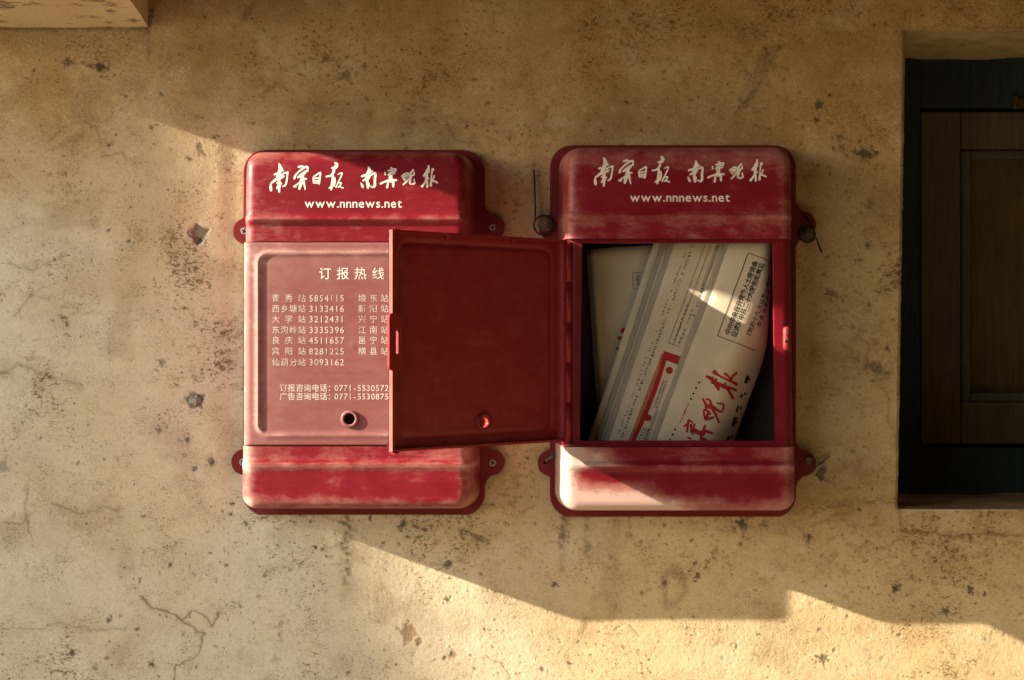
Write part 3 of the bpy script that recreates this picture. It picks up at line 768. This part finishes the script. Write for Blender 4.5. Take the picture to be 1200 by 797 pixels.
def screw(root, x, z, d, r, mat, slot=True, ang=0.5, name='screw'):
    bm = bmesh.new(); cyl_bm(bm, (x, -d - .0008, z), (0, -1, 0), r, r * .72, .0030, 24, .0004)
    o = from_bm(name, bm, mat, root, False)
    if slot:
        bm = bmesh.new()
        for a in (ang, ang + math.pi / 2):
            m = Matrix.Rotation(a, 3, 'Y'); b2 = bmesh.new(); box_bm(b2, -r * .55, r * .55, -.0004, .0004, -r * .13, r * .13)
            for v in b2.verts: v.co = m @ v.co + Vector((x, -d - .0025 + (0.00012 if a != ang else 0), z))
            me = bpy.data.meshes.new('t'); b2.to_mesh(me); b2.free(); bm.from_mesh(me); bpy.data.meshes.remove(me)
        from_bm('cross_slot', bm, M_BLACK, o)
    return o

def build_door(parent, k, closed):
    """door built with its hinge edge at x = 0, outer face towards -y"""
    Wd, zt, zb = W, Z_DT - .0006, Z_DB + (.0008 if closed else .0055)
    T = REC - 0.0004; ft = 0.0085
    hole = (0.1190, -0.0990); slot = (Wd - 0.0118, Wd - 0.0040, -0.0275, -0.0005)
    def prof1(L, fr, step, extra):
        a = np.linspace(0, math.pi / 2, 6)
        xs = [0.0]; fs = [0.0]
        for t in a: xs.append(fr * (1 - math.cos(t)) + 1e-5); fs.append(T - fr + fr * math.sin(t))
        inner = list(np.arange(fr + step, L - fr - step / 2, step)) + extra
        inner = sorted(set(np.round(inner, 5)))
        X = xs + inner + [L - v for v in xs[::-1]]; F = fs + [T] * len(inner) + fs[::-1]
        return np.array(X), np.array(F)
    X, FX = prof1(Wd, ft, 0.0021, [slot[0], slot[1]])
    Zr, FZ = prof1(zt - zb, 0.0022, 0.0021, [zt - slot[2], zt - slot[3]])
    Z = zt - Zr
    GX, GZ = np.meshgrid(X, Z); Hh = np.minimum(FX[None, :], FZ[:, None])
    # raised bead round the panel
    ix, it, ib, rr = 0.0165, 0.0115, 0.0115, 0.013
    cx, cz = Wd / 2, (zt + zb) / 2 ; hx, hz = Wd / 2 - ix, (zt - zb) / 2 - (it + ib) / 2
    qx = np.abs(GX - cx) - hx + rr; qz = np.abs(GZ - cz) - hz + rr
    sd = np.hypot(np.maximum(qx, 0), np.maximum(qz, 0)) + np.minimum(np.maximum(qx, qz), 0) - rr
    bead = 0.0019 * np.exp(-(sd / 0.0026) ** 2) - 0.0007 * sstep(0.0, -0.006, sd)
    Hh = Hh + bead * (Hh > T * .6)
    # little moulding mark
    Hh += 0.0005 * np.exp(-((np.hypot(GX - 0.1205 - .002, GZ + 0.018) - .0022) / .0009) ** 2)
    rows, cols = GX.shape
    verts = np.stack([GX, -Hh, GZ], -1).reshape(-1, 3)
    vid = np.arange(rows * cols).reshape(rows, cols); faces = []
    for j in range(rows - 1):
        for i in range(cols - 1):
            mx, mz = (X[i] + X[i + 1]) / 2, (Z[j] + Z[j + 1]) / 2
            if math.hypot(mx - hole[0], mz - hole[1]) < 0.0068: continue
            if slot[0] < mx < slot[1] and slot[2] < mz < slot[3]: continue
            faces.append((int(vid[j, i]), int(vid[j + 1, i]), int(vid[j + 1, i + 1]), int(vid[j, i + 1])))
    me = bpy.data.meshes.new('door'); me.from_pydata((verts * k).tolist(), [], faces); me.update()
    door = link('door', me, M_DOOR, parent); me.materials.append(M_DOOR if closed else M_RED_IN)
    if closed: f = 0.42 + 0.30 * sstep(.0, .06, np.abs(GX - Wd * .55) - .07) * 1 + 0.35 * np.exp(-(sd / 0.0030) ** 2) + 0.25 * (Hh < T * .8) + 0.2 * sstep(.04, .09, GZ)
    else: f = 0.30 + 0.15 * np.exp(-(sd / .004) ** 2) + 0.12 * sstep(.02, -.12, GZ)
    set_fade(me, f.reshape(-1))
    bake(door, [('SOLIDIFY', dict(thickness=0.0024 * k, offset=-1.0, use_even_offset=False, material_offset=1, material_offset_rim=1))])
    me = door.data
    # loose vertices left by the holes are harmless; keep edges crisp
    bm = bmesh.new(); bm.from_mesh(me)
    loose = [v for v in bm.verts if not v.link_faces]; bmesh.ops.delete(bm, geom=loose, context='VERTS')
    for e in bm.edges:
        e.smooth = not (len(e.link_faces) == 2 and e.calc_face_angle() > 0.8)
    for fa in bm.faces: fa.smooth = True
    bm.to_mesh(me); bm.free()
    # lock ring: short tube through the door
    def ring(name, cx, cz, ro, ri, y0, y1, mat, n=40):
        bm = bmesh.new(); pr = [(ri, y1), (ri, y0 + .0006), (ri + .0006, y0), (ro - .001, y0), (ro, y0 + .0012), (ro, y1)]
        g = [[bm.verts.new((cx + r_ * math.cos(2 * math.pi * i / n), y, cz + r_ * math.sin(2 * math.pi * i / n))) for r_, y in pr] for i in range(n)]
        for i in range(n):
            A, B = g[i], g[(i + 1) % n]
            for j in range(len(pr)): bm.faces.new((A[j], B[j], B[(j + 1) % len(pr)], A[(j + 1) % len(pr)]))
        o = from_bm(name, bm, mat, door, True); set_fade(o.data, np.full(len(o.data.vertices), 0.6 if closed else .15)); return o
    hx_, hz_ = hole[0] * k, hole[1] * k
    ring('lock_ring', hx_, hz_, 0.0098 * k, 0.0062 * k, -(T + .0022) * k, -(T - .0052) * k, M_DOOR if closed else M_RED_IN)
    if closed:
        bm = bmesh.new(); cyl_bm(bm, (hx_, -(T - .003), hz_), (0, -1, 0), .0064, .0064, .001, 24)
        from_bm('keyhole', bm, M_BLACK, door)
    # handle: slotted tab standing proud of the free edge
    bm = bmesh.new(); zc = (slot[2] + slot[3]) / 2; hh = 0.0285; x0_, x1_ = Wd - .0135, Wd + .0044; r_ = .004
    def rr_loop(x0, x1, z0, z1, r, n=6):
        out = []
        for (cx_, cz_, a0) in ((x1 - r, z1 - r, 0), (x0 + r, z1 - r, math.pi / 2), (x0 + r, z0 + r, math.pi), (x1 - r, z0 + r, 1.5 * math.pi)):
            for i in range(n + 1):
                a = a0 + i * math.pi / 2 / n; out.append((cx_ + r * math.cos(a), cz_ + r * math.sin(a)))
        return out
    O = rr_loop(x0_, x1_, zc - hh, zc + hh, r_); I = rr_loop(slot[0] + .0004, slot[1] - .0004, slot[2] + .0006, slot[3] - .0006, .0025)
    ya, yb = .0004, -.0026
    def V(p, y): return bm.verts.new((p[0] * k, y * k, p[1] * k))
    oa, ob, ia, ib_ = [V(p, ya) for p in O], [V(p, yb) for p in O], [V(p, ya) for p in I], [V(p, yb - .006) for p in I]
    ib2 = [V(p, yb) for p in I]
    n = len(O)
    for i in range(n):
        j = (i + 1) % n
        bm.faces.new((oa[i], oa[j], ob[j], ob[i])); bm.faces.new((ia[j], ia[i], ib2[i], ib2[j])); bm.faces.new((ib2[j], ib2[i], ib_[i], ib_[j]))
        bm.faces.new((oa[j], oa[i], ia[i], ia[j])); bm.faces.new((ob[i], ob[j], ib2[j], ib2[i]))
    hd = from_bm('handle', bm, M_DOOR if closed else M_RED_IN, door); set_fade(hd.data, np.full(len(hd.data.vertices), .5 if closed else .2))
    if not closed:
        for gx in (0.077, 0.172):
            for zz, s in ((zt - .0024, -1), (zb + .0024, 1)):
                bm = bmesh.new(); y0 = -(T - .0024) + .0002
                a = [bm.verts.new(((gx + dx) * k, y * k, (zz + s * z) * k)) for dx, y, z in ((-.0035, y0, 0), (.0035, y0, 0), (0, y0, .006), (-.0035, y0 + .0055, 0), (.0035, y0 + .0055, 0))]
                bm.faces.new((a[0], a[2], a[3])); bm.faces.new((a[1], a[4], a[2])); bm.faces.new((a[2], a[4], a[3])); bm.faces.new((a[0], a[3], a[4], a[1])); bm.faces.new((a[0], a[1], a[2]))
                gu = from_bm('gusset', bm, M_RED_IN, door); set_fade(gu.data, np.zeros(len(gu.data.vertices)))
    return door

def fade_left(x, z, d):
    ax = np.abs(x); n = fbm(x * 1000, z * 1000, 60, 201, 3)
    f = np.full(x.shape, 0.14)
    hood = z > Z_DT; low = z < Z_DB
    f = f + hood * (0.14 * sstep(-.02, -.12, x) + 0.28 * sstep(.182, .199, z) + 0.24 * sstep(.114, .124, ax) + 0.20 * np.exp(-((z - .124) / .005) ** 2) + 0.10 * sstep(.12, .112, z))
    f = f + low * (0.24 * sstep(.108, .121, ax) + 0.42 * np.exp(-((z + .152) / .0050) ** 2) + 0.36 * sstep(-.180, -.194, z) + 0.17 * (z > -.146) + 0.24 * sstep(-.10, -.122, x) + 0.02)
    f = f + 0.2 * n - 0.10 * (d < .06)
    return f
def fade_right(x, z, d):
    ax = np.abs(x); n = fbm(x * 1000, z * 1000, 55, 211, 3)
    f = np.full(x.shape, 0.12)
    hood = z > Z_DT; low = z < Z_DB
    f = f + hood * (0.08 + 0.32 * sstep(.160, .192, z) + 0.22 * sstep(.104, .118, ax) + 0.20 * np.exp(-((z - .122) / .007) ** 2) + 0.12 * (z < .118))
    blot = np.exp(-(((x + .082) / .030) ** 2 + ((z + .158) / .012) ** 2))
    f = f + low * (0.70 * sstep(.045, -.020, x + .019 + (z + .19) * 1.5) + 0.40 * sstep(-.176, -.192, z) + 0.20 * (z > -.146) + 0.32 * np.exp(-((z + .152) / .005) ** 2) + .25 * sstep(.10, .12, ax) - 1.0 * blot * (x < 0) * (z < -.150))  # chalky wear, with the sunlit wedge below the door shadow painted into it
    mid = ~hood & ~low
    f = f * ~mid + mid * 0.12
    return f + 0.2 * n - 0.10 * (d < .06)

HOT = [('青 秀 站', '5854115', '埌东站', 349.4), ('西乡塘站', '3133416', '新阳站', 361.7), ('大 学 站', '3212431', '兴宁站', 374.0), ('东沟岭站', '3335396', '江南站', 386.6), ('良 庆 站', '4511657', '邕宁站', 398.8), ('宾 阳 站', '8281225', '横县站', 411.6), ('仙葫分站', '3093162', '', 424.4)]

def build_box(cx, cz, k, closed, label, fade, tf):
    root = empty('newspaper_box', (cx, -0.0022, cz), label, 'newspaper box', 'red newspaper boxes on the wall')
    build_plate(root, k)
    build_body(root, k, fade, not closed)
    hd = (D - 0.0) * k                                   # depth of the hood front
    def surf(px, py, lift):
        # depth of the hood follows its own curve near the top
        p = P(px, py, hd); z = (p.z - cz) / k
        d = k * (D + float(prof(np.array([z]))[0])) + 0.00018 + lift + .0022
        p = P(px, py, d); return (p.x - cx, -d + .0022, p.z - cz)
    pr = Print()
    for key in 'ABCDEFGH': brush(pr, key, tf)
    pr.build('masthead_lettering', M_INK, root, surf)
    pr = Print()
    x0, y0, s = tf(357, 238); x1, _, _ = tf(471, 238)
    pr.flow('www.nnnews.net', x0, x1, y0, 14.6, 0.012)
    pr.build('website_lettering', M_INK, root, surf)
    if closed:
        door = build_door(root, k, True); door.location = (-W / 2 * k, -(D - REC + .0004) * k, 0)
        dd = (D - .00055) * k
        def ds(px, py, lift):
            d = dd + lift + .0022; p = P(px, py, d); return (p.x - cx + W / 2 * k, -(dd + lift) + (D - REC + .0004) * k, p.z - cz)
        pr = Print()
        pr.line('订报热线', 380.9, 320.6, 443.2, 320.6, 15.0, 0.004)
        pr.build('hotline_title_lettering', M_INK, door, ds)
        pr = Print()
        for nm, num, nm2, y in HOT:
            if len(nm) == 4: pr.line(nm, 323.2, y, 353.8, y, 9.6, 0)
            else: pr.line(nm.replace(' ', ''), 323.2, y, 353.8, y, 9.6, 0)
            pr.line(num, 364.6, y, 400.8, y, 10.6, 0)
        pr.build('phone_list_lettering', M_INK2, door, ds); pr = Print()
        for nm, num, nm2, y in HOT:
            if nm2: pr.line(nm2, 424.4, y, 450.9, y, 9.8, 0)
        for y in (386.6, 398.8): pr.ch('4', 465.8, y, 10.6, 0.004)
        pr.build('phone_list_lettering', M_INK2, door, ds); pr = Print()
        pr.line('订报咨询电话：', 332.2, 454.6, 388.5, 454.6, 9.4, 0.010); pr.line('广告咨询电话：', 332.2, 464.6, 388.5, 464.6, 9.4, 0.010)
        pr.line('0771-5530572', 394.3, 454.6, 453.2, 454.6, 9.8, 0.008); pr.line('0771-5530875', 394.3, 464.6, 453.2, 464.6, 9.8, 0.008)
        pr.build('enquiry_lettering', M_INK2, door, ds)
        for i, (lx, lz) in enumerate(LUGS): screw(root, lx * k, lz * k, .008, .0048, M_STEEL, ang=.4 + i)
    else:
        door = build_door(root, k, False)
        door.location = (-W / 2 * k + .0035, -(D - REC - .0020) * k, 0)
        door.rotation_euler = (0, 0, math.radians(-134.5))
        tag(door, 'open dark red door')
        bm = bmesh.new()
        for q in range(5): cyl_bm(bm, (-W / 2 * k + .0050, -(D - REC + .0006) * k, (-.0155 + (q - 2) * .0444) * k), (0, 0, 1), .0038, .0038, .0432 * k, 20, .0004)
        cyl_bm(bm, (-W / 2 * k + .0050, -(D - REC + .0006) * k, -.0155 * k), (0, 0, 1), .0026, .0026, .2225 * k, 12)
        h = from_bm('hinge', bm, M_RED_IN, root, True); set_fade(h.data, np.full(len(h.data.vertices), .1))
        # dark sheet just in front of the back plate
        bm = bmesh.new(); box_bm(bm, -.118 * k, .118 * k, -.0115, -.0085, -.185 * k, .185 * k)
        from_bm('dark_back', bm, M_DARK, root)
        # catch for the door on the right side of the frame
        pc = P(921, 397, .088); lx, lz = pc.x - cx, pc.z - cz; fd = (D - REC) * k
        bm = bmesh.new(); box_bm(bm, lx - .0036, lx + .0046, -fd - .008, -fd + .002, lz - .0135, lz + .0135, .0034, 3)
        cc = from_bm('catch', bm, M_RED, root, True); set_fade(cc.data, np.full(len(cc.data.vertices), .35))
        bm = bmesh.new(); cyl_bm(bm, (lx - .0005, -fd - .0078, lz - .003), (0, -1, 0), .0016, .0016, .002, 12)
        from_bm('catch_hole', bm, M_BLACK, cc)
        # fixings: bolts at the top, a loose screw in a slot low on the left, a dull screw low on the right
        for (px, py) in ((639, 262), (945, 275)):
            p = P(px, py, .01); bm = bmesh.new()
            cyl_bm(bm, (p.x - cx, -.0095, p.z - cz), (0, -1, 0), .0092, .0088, .003, 28, .0008)
            cyl_bm(bm, (p.x - cx, -.0130, p.z - cz), (0, -1, 0), .0066, .0060, .0055, 6, .0006)
            cyl_bm(bm, (p.x - cx, -.0170, p.z - cz), (0, -1, 0), .0036, .0032, .004, 16, .0004)
            from_bm('bolt', bm, M_RUST, root)
        p = P(644, 537, .008); bm = bmesh.new()
        tube_bm(bm, [(p.x - cx - .0045, -.0085, p.z - cz - .003), (p.x - cx + .0045, -.011, p.z - cz + .0035)], .0026, 10)
        cyl_bm(bm, (p.x - cx + .0050, -.0115, p.z - cz + .004), (.5, -.8, .3), .0042, .0036, .0025, 20, .0004)
        from_bm('screw', bm, M_RUST, root)
        bm = bmesh.new(); pts = [(p.x - cx + .0075 * math.cos(a) * (1) , p.z - cz + .0042 * math.sin(a) + .0055 * math.cos(a)) for a in np.linspace(0, 2 * math.pi, 20, endpoint=False)]
        bm.faces.new([bm.verts.new((x, -.0083, z)) for x, z in pts]); from_bm('screw_slot', bm, M_BLACK, root)
        p = P(947, 539, .008); screw(root, p.x - cx, p.z - cz, .008, .0052, M_RUST, False)
    return root

CX1, CZ1 = -0.1724, 0.0110
CX2, CZ2 = 0.1880, 0.0126
K2 = 1.018
BOX1 = build_box(CX1, CZ1, 1.0, True, 'closed red newspaper box with faded salmon door listing phone numbers', fade_left, lambda x, y: (x, y, 1.0))
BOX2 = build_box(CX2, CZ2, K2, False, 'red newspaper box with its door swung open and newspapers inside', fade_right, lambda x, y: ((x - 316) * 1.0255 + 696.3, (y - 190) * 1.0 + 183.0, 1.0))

# ------------------------------------------------------------------ folded newspapers inside the open box
class Paper:
    def __init__(s, label, x0, y0, x1, y1, d, wd, ext0, ext1, sheets, bend, tilt=0.0, fold=0.010, step=0.0042, bulge=.0025, lo=.0021):
        """left edge runs from (x0,y0) up to (x1,y1); d depth of the top sheet; wd width"""
        a, b = P(x0, y0, d), P(x1, y1, d)
        s.t = (b - a).normalized(); s.o = a - s.t * ext0; s.len = (b - a).length + ext0 + ext1
        s.s = Vector((s.t.z, 0, -s.t.x)); s.d = d; s.wd = wd; s.bend = bend; s.fold = fold; s.tilt = tilt; s.step = step; s.bulge = bulge; s.lo = lo
        mid = s.o + s.t * s.len / 2 + s.s * wd / 2
        s.root = empty('newspaper', mid, label, 'newspaper', 'folded newspapers in the open box'); s.mid = mid
        bm = bmesh.new(); nu, nv = 44, 26; th = .0009
        for k in range(sheets):
            off = -step * k * (1 + .25 * math.sin(k * 2.1)); lo = s.lo * k
            def pt(u, v, back): 
                S = off + u * (wd - .004 * (k % 2)); p = s.at(S, v * s.len, -lo - (th if back else 0), k)
                return p - mid
            n_before = len(bm.faces)
            F = [[bm.verts.new(pt(i / nu, j / nv, 0)) for i in range(nu + 1)] for j in range(nv + 1)]
            B = [[bm.verts.new(pt(i / nu, j / nv, 1)) for i in range(nu + 1)] for j in range(nv + 1)]
            for j in range(nv):
                for i in range(nu):
                    bm.faces.new((F[j][i], F[j][i + 1], F[j + 1][i + 1], F[j + 1][i])); bm.faces.new((B[j][i + 1], B[j][i], B[j + 1][i], B[j + 1][i + 1]))
                bm.faces.new((F[j][0], F[j + 1][0], B[j + 1][0], B[j][0])); bm.faces.new((F[j + 1][nu], F[j][nu], B[j][nu], B[j + 1][nu]))
            for i in range(nu):
                bm.faces.new((F[0][i + 1], F[0][i], B[0][i], B[0][i + 1])); bm.faces.new((F[nv][i], F[nv][i + 1], B[nv][i + 1], B[nv][i]))
            for fa in list(bm.faces)[n_before:]: fa.material_index = k % 2
        o = from_bm('folded_sheets', bm, M_PAPER, s.root, True); o.data.materials.append(M_PAPER_EDGE)
    def dep(s, S, T, k=0):
        u = S / s.wd
        r = s.fold
        r = r if k == 0 else .0035; S0 = S + s.step * k * (1 + .25 * math.sin(k * 2.1)); e = max(0, r - S0)
        d = -r * .55 * (1 - math.sqrt(max(0, 1 - (min(e, r) / r) ** 2)))
        d -= s.bend * max(0, (u - .52) / .48) ** 2
        d += s.bulge * math.sin(max(0, min(1, u * 1.05)) * 3.14) + .0008 * math.sin(T * 31 + k) * math.sin(u * 9 + k * 2)
        d += s.tilt * (T - s.len / 2)
        return d
    def at(s, S, T, lift=0.0, k=0):
        p = s.o + s.s * S + s.t * T
        lim = 0.300; over = max(0.0, p.x - lim + 0.012); x = p.x
        if over > 0: x = lim - 0.012 + 0.012 * (1 - math.exp(-over / 0.012))
        return Vector((x, -max(0.0145 + lift, s.d + s.dep(S, T, k) + lift - 0.55 * over), p.z))
    def pr(s, px, py, lift):
        p = P(px, py, s.d) - s.o; S, T = p.dot(s.s), p.dot(s.t)
        return s.at(S, T, .00035 + lift) - s.mid

rn = random.Random(3)
def fake_column(pr, x0, y0, x1, y1, wd, n, gaps=0.12):
    """a column of print too small to read: broken marks"""
    dx, dy = (x1 - x0) / n, (y1 - y0) / n; L = math.hypot(dx, dy); nx, ny = -dy / L, dx / L
    for i in range(n):
        if rn.random() < gaps: continue
        bx, by = x0 + dx * i, y0 + dy * i
        for _ in range(3):
            o = rn.uniform(-.5, .5) * wd * .8; a = rn.uniform(.0, .5); b = a + rn.uniform(.2, .5)
            if rn.random() < .5: pr.seg(bx + dx * a + nx * o, by + dy * a + ny * o, bx + dx * b + nx * o, by + dy * b + ny * o, .75)
            else:
                o2 = rn.uniform(.2, .5) * wd; pr.seg(bx + dx * b - nx * o2, by + dy * b - ny * o2, bx + dx * b + nx * o2, by + dy * b + ny * o2, .75)

# back copy, leaning slightly the other way
pA = Paper('pale newspaper at the back left of the open box, upright and mostly blank', 706, 500, 692, 292, .028, .094, .050, .0, 4, .004, step=.0016, fold=.004)
pr = Print()
pr.rect([(754, 320), (762, 319), (762, 337), (754, 338)]); pr.build('picture_print', M_PBLACK, pA.root, pA.pr)
pr = Print(); pr.seg(741, 320, 742, 339, .6); pr.seg(741, 320, 763, 318, .6); pr.seg(742, 339, 763, 337, .6); fake_column(pr, 748, 337, 747, 323, 4, 6, 0)
pr.build('caption_print', M_PGREY, pA.root, pA.pr); pr = Print()
for y in (407, 414, 424, 431): pr.rect([(722, y), (725.5, y - .5), (725.5, y + 3), (722, y + 3.5)])
pr.build('small_print', M_PGREY, pA.root, pA.pr)
pr = Print(); pr.stroke([(729, 388, 5), (733, 386, 6), (737, 388, 3)]); pr.stroke([(725, 396, 4), (730, 397, 5), (735, 399, 5)]); pr.stroke([(731, 393, 3), (735, 397, 5)])
pr.build('red_lettering', M_PRED, pA.root, pA.pr)

# middle copy
pB = Paper('newspaper leaning right in the middle of the open box with a red framed advertisement', 712, 516, 789, 285, .054, .094, .040, .060, 6, .010, step=.0043, lo=.0030)
pr = Print()
fake_column(pr, 728, 514, 812, 287, 4.0, 62); fake_column(pr, 722.5, 514, 806, 288, 2.2, 80, .45); pr.build('small_print', M_PGREY, pB.root, pB.pr); pr = Print(); fake_column(pr, 812, 372, 841, 287, 3.6, 22)
fake_column(pr, 789, 400, 806, 357, 3.5, 9); fake_column(pr, 795, 404, 812, 362, 3.0, 9)
pr.build('small_print', M_PGREY, pB.root, pB.pr)
pr = Print(); pr.seg(789, 404, 833, 287, .6); pr.seg(783, 402, 797, 407, .6); pr.seg(783, 402, 826, 287, .5)
pr.build('column_rules', M_PGREY, pB.root, pB.pr)
pr = Print()
pr.rect([(777.2, 411.0), (797.5, 417.6), (794.2, 427.5), (778.5, 421.5)])
for t in range(8):
    a, b = t / 8, (t + 1) / 8
    f = lambda q, o: ((775.5 - 40 * q) + o + 3.5 * math.sin(q * 3), 414 + 104 * q)
    pr.rect([f(a, 2.0), f(a, 7.5), f(b, 7.5), f(b, 2.0)])
pr.disc(784.2, 434, 4.2); pr.disc(759, 489.6, 4.2)
pr.build('red_advert_print', M_PRED, pB.root, pB.pr)
pr = Print()
for t in range(8):
    a, b = t / 8, (t + 1) / 8
    pr.rect([((775.5 - 40 * a), 414 + 104 * a), ((775.5 - 40 * a) + 1.8 + 3.4 * math.sin(a * 3), 414 + 104 * a), ((775.5 - 40 * b) + 1.8 + 3.4 * math.sin(b * 3), 414 + 104 * b), ((775.5 - 40 * b), 414 + 104 * b)])
pr.build('tan_advert_print', M_PTAN, pB.root, pB.pr)
pr = Print()
for o in (0, 3.0): fake_column(pr, 766 + o, 478 + o * .4, 778 + o, 445 + o * .4, 2.2, 12, 0)
pr.build('advert_text', M_PBLACK, pB.root, pB.pr); pr = Print()
for o in (0, 3.0, 6): fake_column(pr, 744 + o, 528 + o * .3, 755 + o, 500 + o * .3, 2.2, 10, 0)
pr.build('advert_text', M_PBLACK, pB.root, pB.pr)

# front copy with the masthead and the headline box
pC = Paper('front newspaper with red brush masthead and a boxed black headline', 767, 516, 852, 286, .062, .088, .040, .055, 4, .026, step=.0042, bulge=.0035)
ANG = math.radians(90 - 21.3)
pr = Print()
def up(txt, x0, y0, x1, y1, size, bold): pr.line(txt, x0, y0, x1, y1, size, bold, ANG)
up('中共中央召开党外人士座谈会', 852.7, 388.6, 883.9, 309.3, 7.5, .02)
up('征求对中共二十大报告的意见', 860.2, 391.4, 891.7, 312.0, 7.5, .02)
up('《党的十九大以来大事记》', 876.6, 393.4, 906.4, 320.5, 7.0, .012)
up('即将刊发出版', 890.3, 379.7, 904.8, 342.4, 6.2, .010)
pr.build('headline_lettering', M_PBLACK, pC.root, pC.pr); pr = Print()
for x, y in ((819, 448), (815.5, 454.5), (812.3, 461), (809.5, 467.3)): pr.ch('·', x, y, 12, .05)
pr.build('dotted_print', M_PBLACK, pC.root, pC.pr); pr = Print()
for x, y in ((791, 503), (788, 509), (785, 515)): pr.ch('·', x, y, 12, .05)
pr.build('dotted_print', M_PBLACK, pC.root, pC.pr); pr = Print()
for i in range(5):
    x0, y0 = 853 + (878 - 853) * i / 5, 517 + (432 - 517) * i / 5; hh_ = (5, 11, 7, 4, 9)[i]; ww_ = (3, 4.5, 2.6, 3.4, 4)[i]
    pr.rect([(x0, y0), (x0 + .34 * hh_, y0 - hh_), (x0 + .34 * hh_ + ww_, y0 - hh_ + .3 * ww_), (x0 + ww_, y0 + .3 * ww_)])
    pr.rect([(x0 + 5.5, y0 - 3), (x0 + 6.5, y0 - 6), (x0 + 9, y0 - 5), (x0 + 8, y0 - 2)])
pr.build('edge_print', M_PBLACK, pC.root, pC.pr)
pr = Print()
pr.seg(840.5, 393.5, 876.4, 296.5, .8); pr.seg(876.4, 296.5, 915, 311, .8); pr.seg(840.5, 393.5, 886, 411, .8)
pr.seg(846, 288, 762, 516, .5)
pr.build('headline_box_rules', M_PBLACK, pC.root, pC.pr)
pr = Print()
def rot(cx_src, cy_src, cx, cy, sc):
    ca, sa = math.cos(ANG), math.sin(ANG)
    def f(x, y):
        dx, dy = (x - cx_src) * sc, -(y - cy_src) * sc
        return cx + dx * ca - dy * sa, cy - (dx * sa + dy * ca), sc
    return f
brush(pr, 'H', rot(503.0, 206.8, 846.5, 447, 1.62), .86); brush(pr, 'G', rot(478.5, 207.5, 832.5, 481, 1.62), .78); brush(pr, 'F', rot(455.5, 208.5, 817, 510, 1.55), .78)
pr.build('masthead_lettering', M_PRED, pC.root, pC.pr)
pr = Print(); fake_column(pr, 797, 495, 806, 473, 2.6, 9, .1); pr.build('small_red_print', M_PRED, pC.root, pC.pr)

# ------------------------------------------------------------------ wires and bits on the wall
def wire(name, label, pts, r):
    a = P(*pts[0]); root = tag(bpy.data.objects.new(name, None), label, 'wire')
    bm = bmesh.new(); tube_bm(bm, [P(*p) for p in pts], r, 8)
    return tag(from_bm(name, bm, M_WIRE, None, True), label, 'wire')
coil = [(637 + 11.5 * math.cos(t) , 264 + 11.5 * math.sin(t), .011 + .0010 * i / 6) for i, t in enumerate(np.linspace(-2.6, 8.2, 34))]
wire('wire', 'thin black wire hanging straight up from the upper left bolt of the open box', [(625.5, 199, .003), (626.5, 212, .006), (627, 232, .008), (627.3, 252, .009)] + coil, .00095)
coil2 = [(946 + 9 * math.cos(t), 275 + 9 * math.sin(t), .0105 + .001 * i / 8) for i, t in enumerate(np.linspace(2.5, 9.9, 26))]
wire('wire', 'black wire end sticking down and right from the upper right bolt of the open box', [(941, 252, .012), (949, 259, .013), (955, 268, .012)] + coil2[6:] + [(957, 280, .010), (960, 288, .011), (963, 296, .014)], .0011)
bm = bmesh.new(); tube_bm(bm, [P(x, y, d) for x, y, d in ((954, 557, .001), (957, 548, .004), (963, 544, .005), (969, 538, .004), (972, 535, .002))], [.0012, .0018, .0020, .0014, .0007], 8)
tag(from_bm('metal_clip', bm, M_GREY, None, True), 'small bent grey clip stuck in a chipped hole right of the open box', 'clip')
p = P(229, 469, .0)
bm = bmesh.new(); bmesh.ops.create_icosphere(bm, subdivisions=4, radius=1.0)
for v in bm.verts:
    r_ = 1 + .22 * math.sin(v.co.x * 7 + v.co.z * 5) * math.sin(v.co.z * 6 + 1) + .1 * math.sin(v.co.x * 17 + v.co.y * 13)
    v.co = Vector((v.co.x * .0068 * r_ + p.x, v.co.y * .0022 * r_ + .0008, v.co.z * .0066 * r_ + p.z))
tag(from_bm('wall_plug', bm, M_GREY, None, True), 'lump of grey putty filling a hole left of the closed box', 'wall plug')
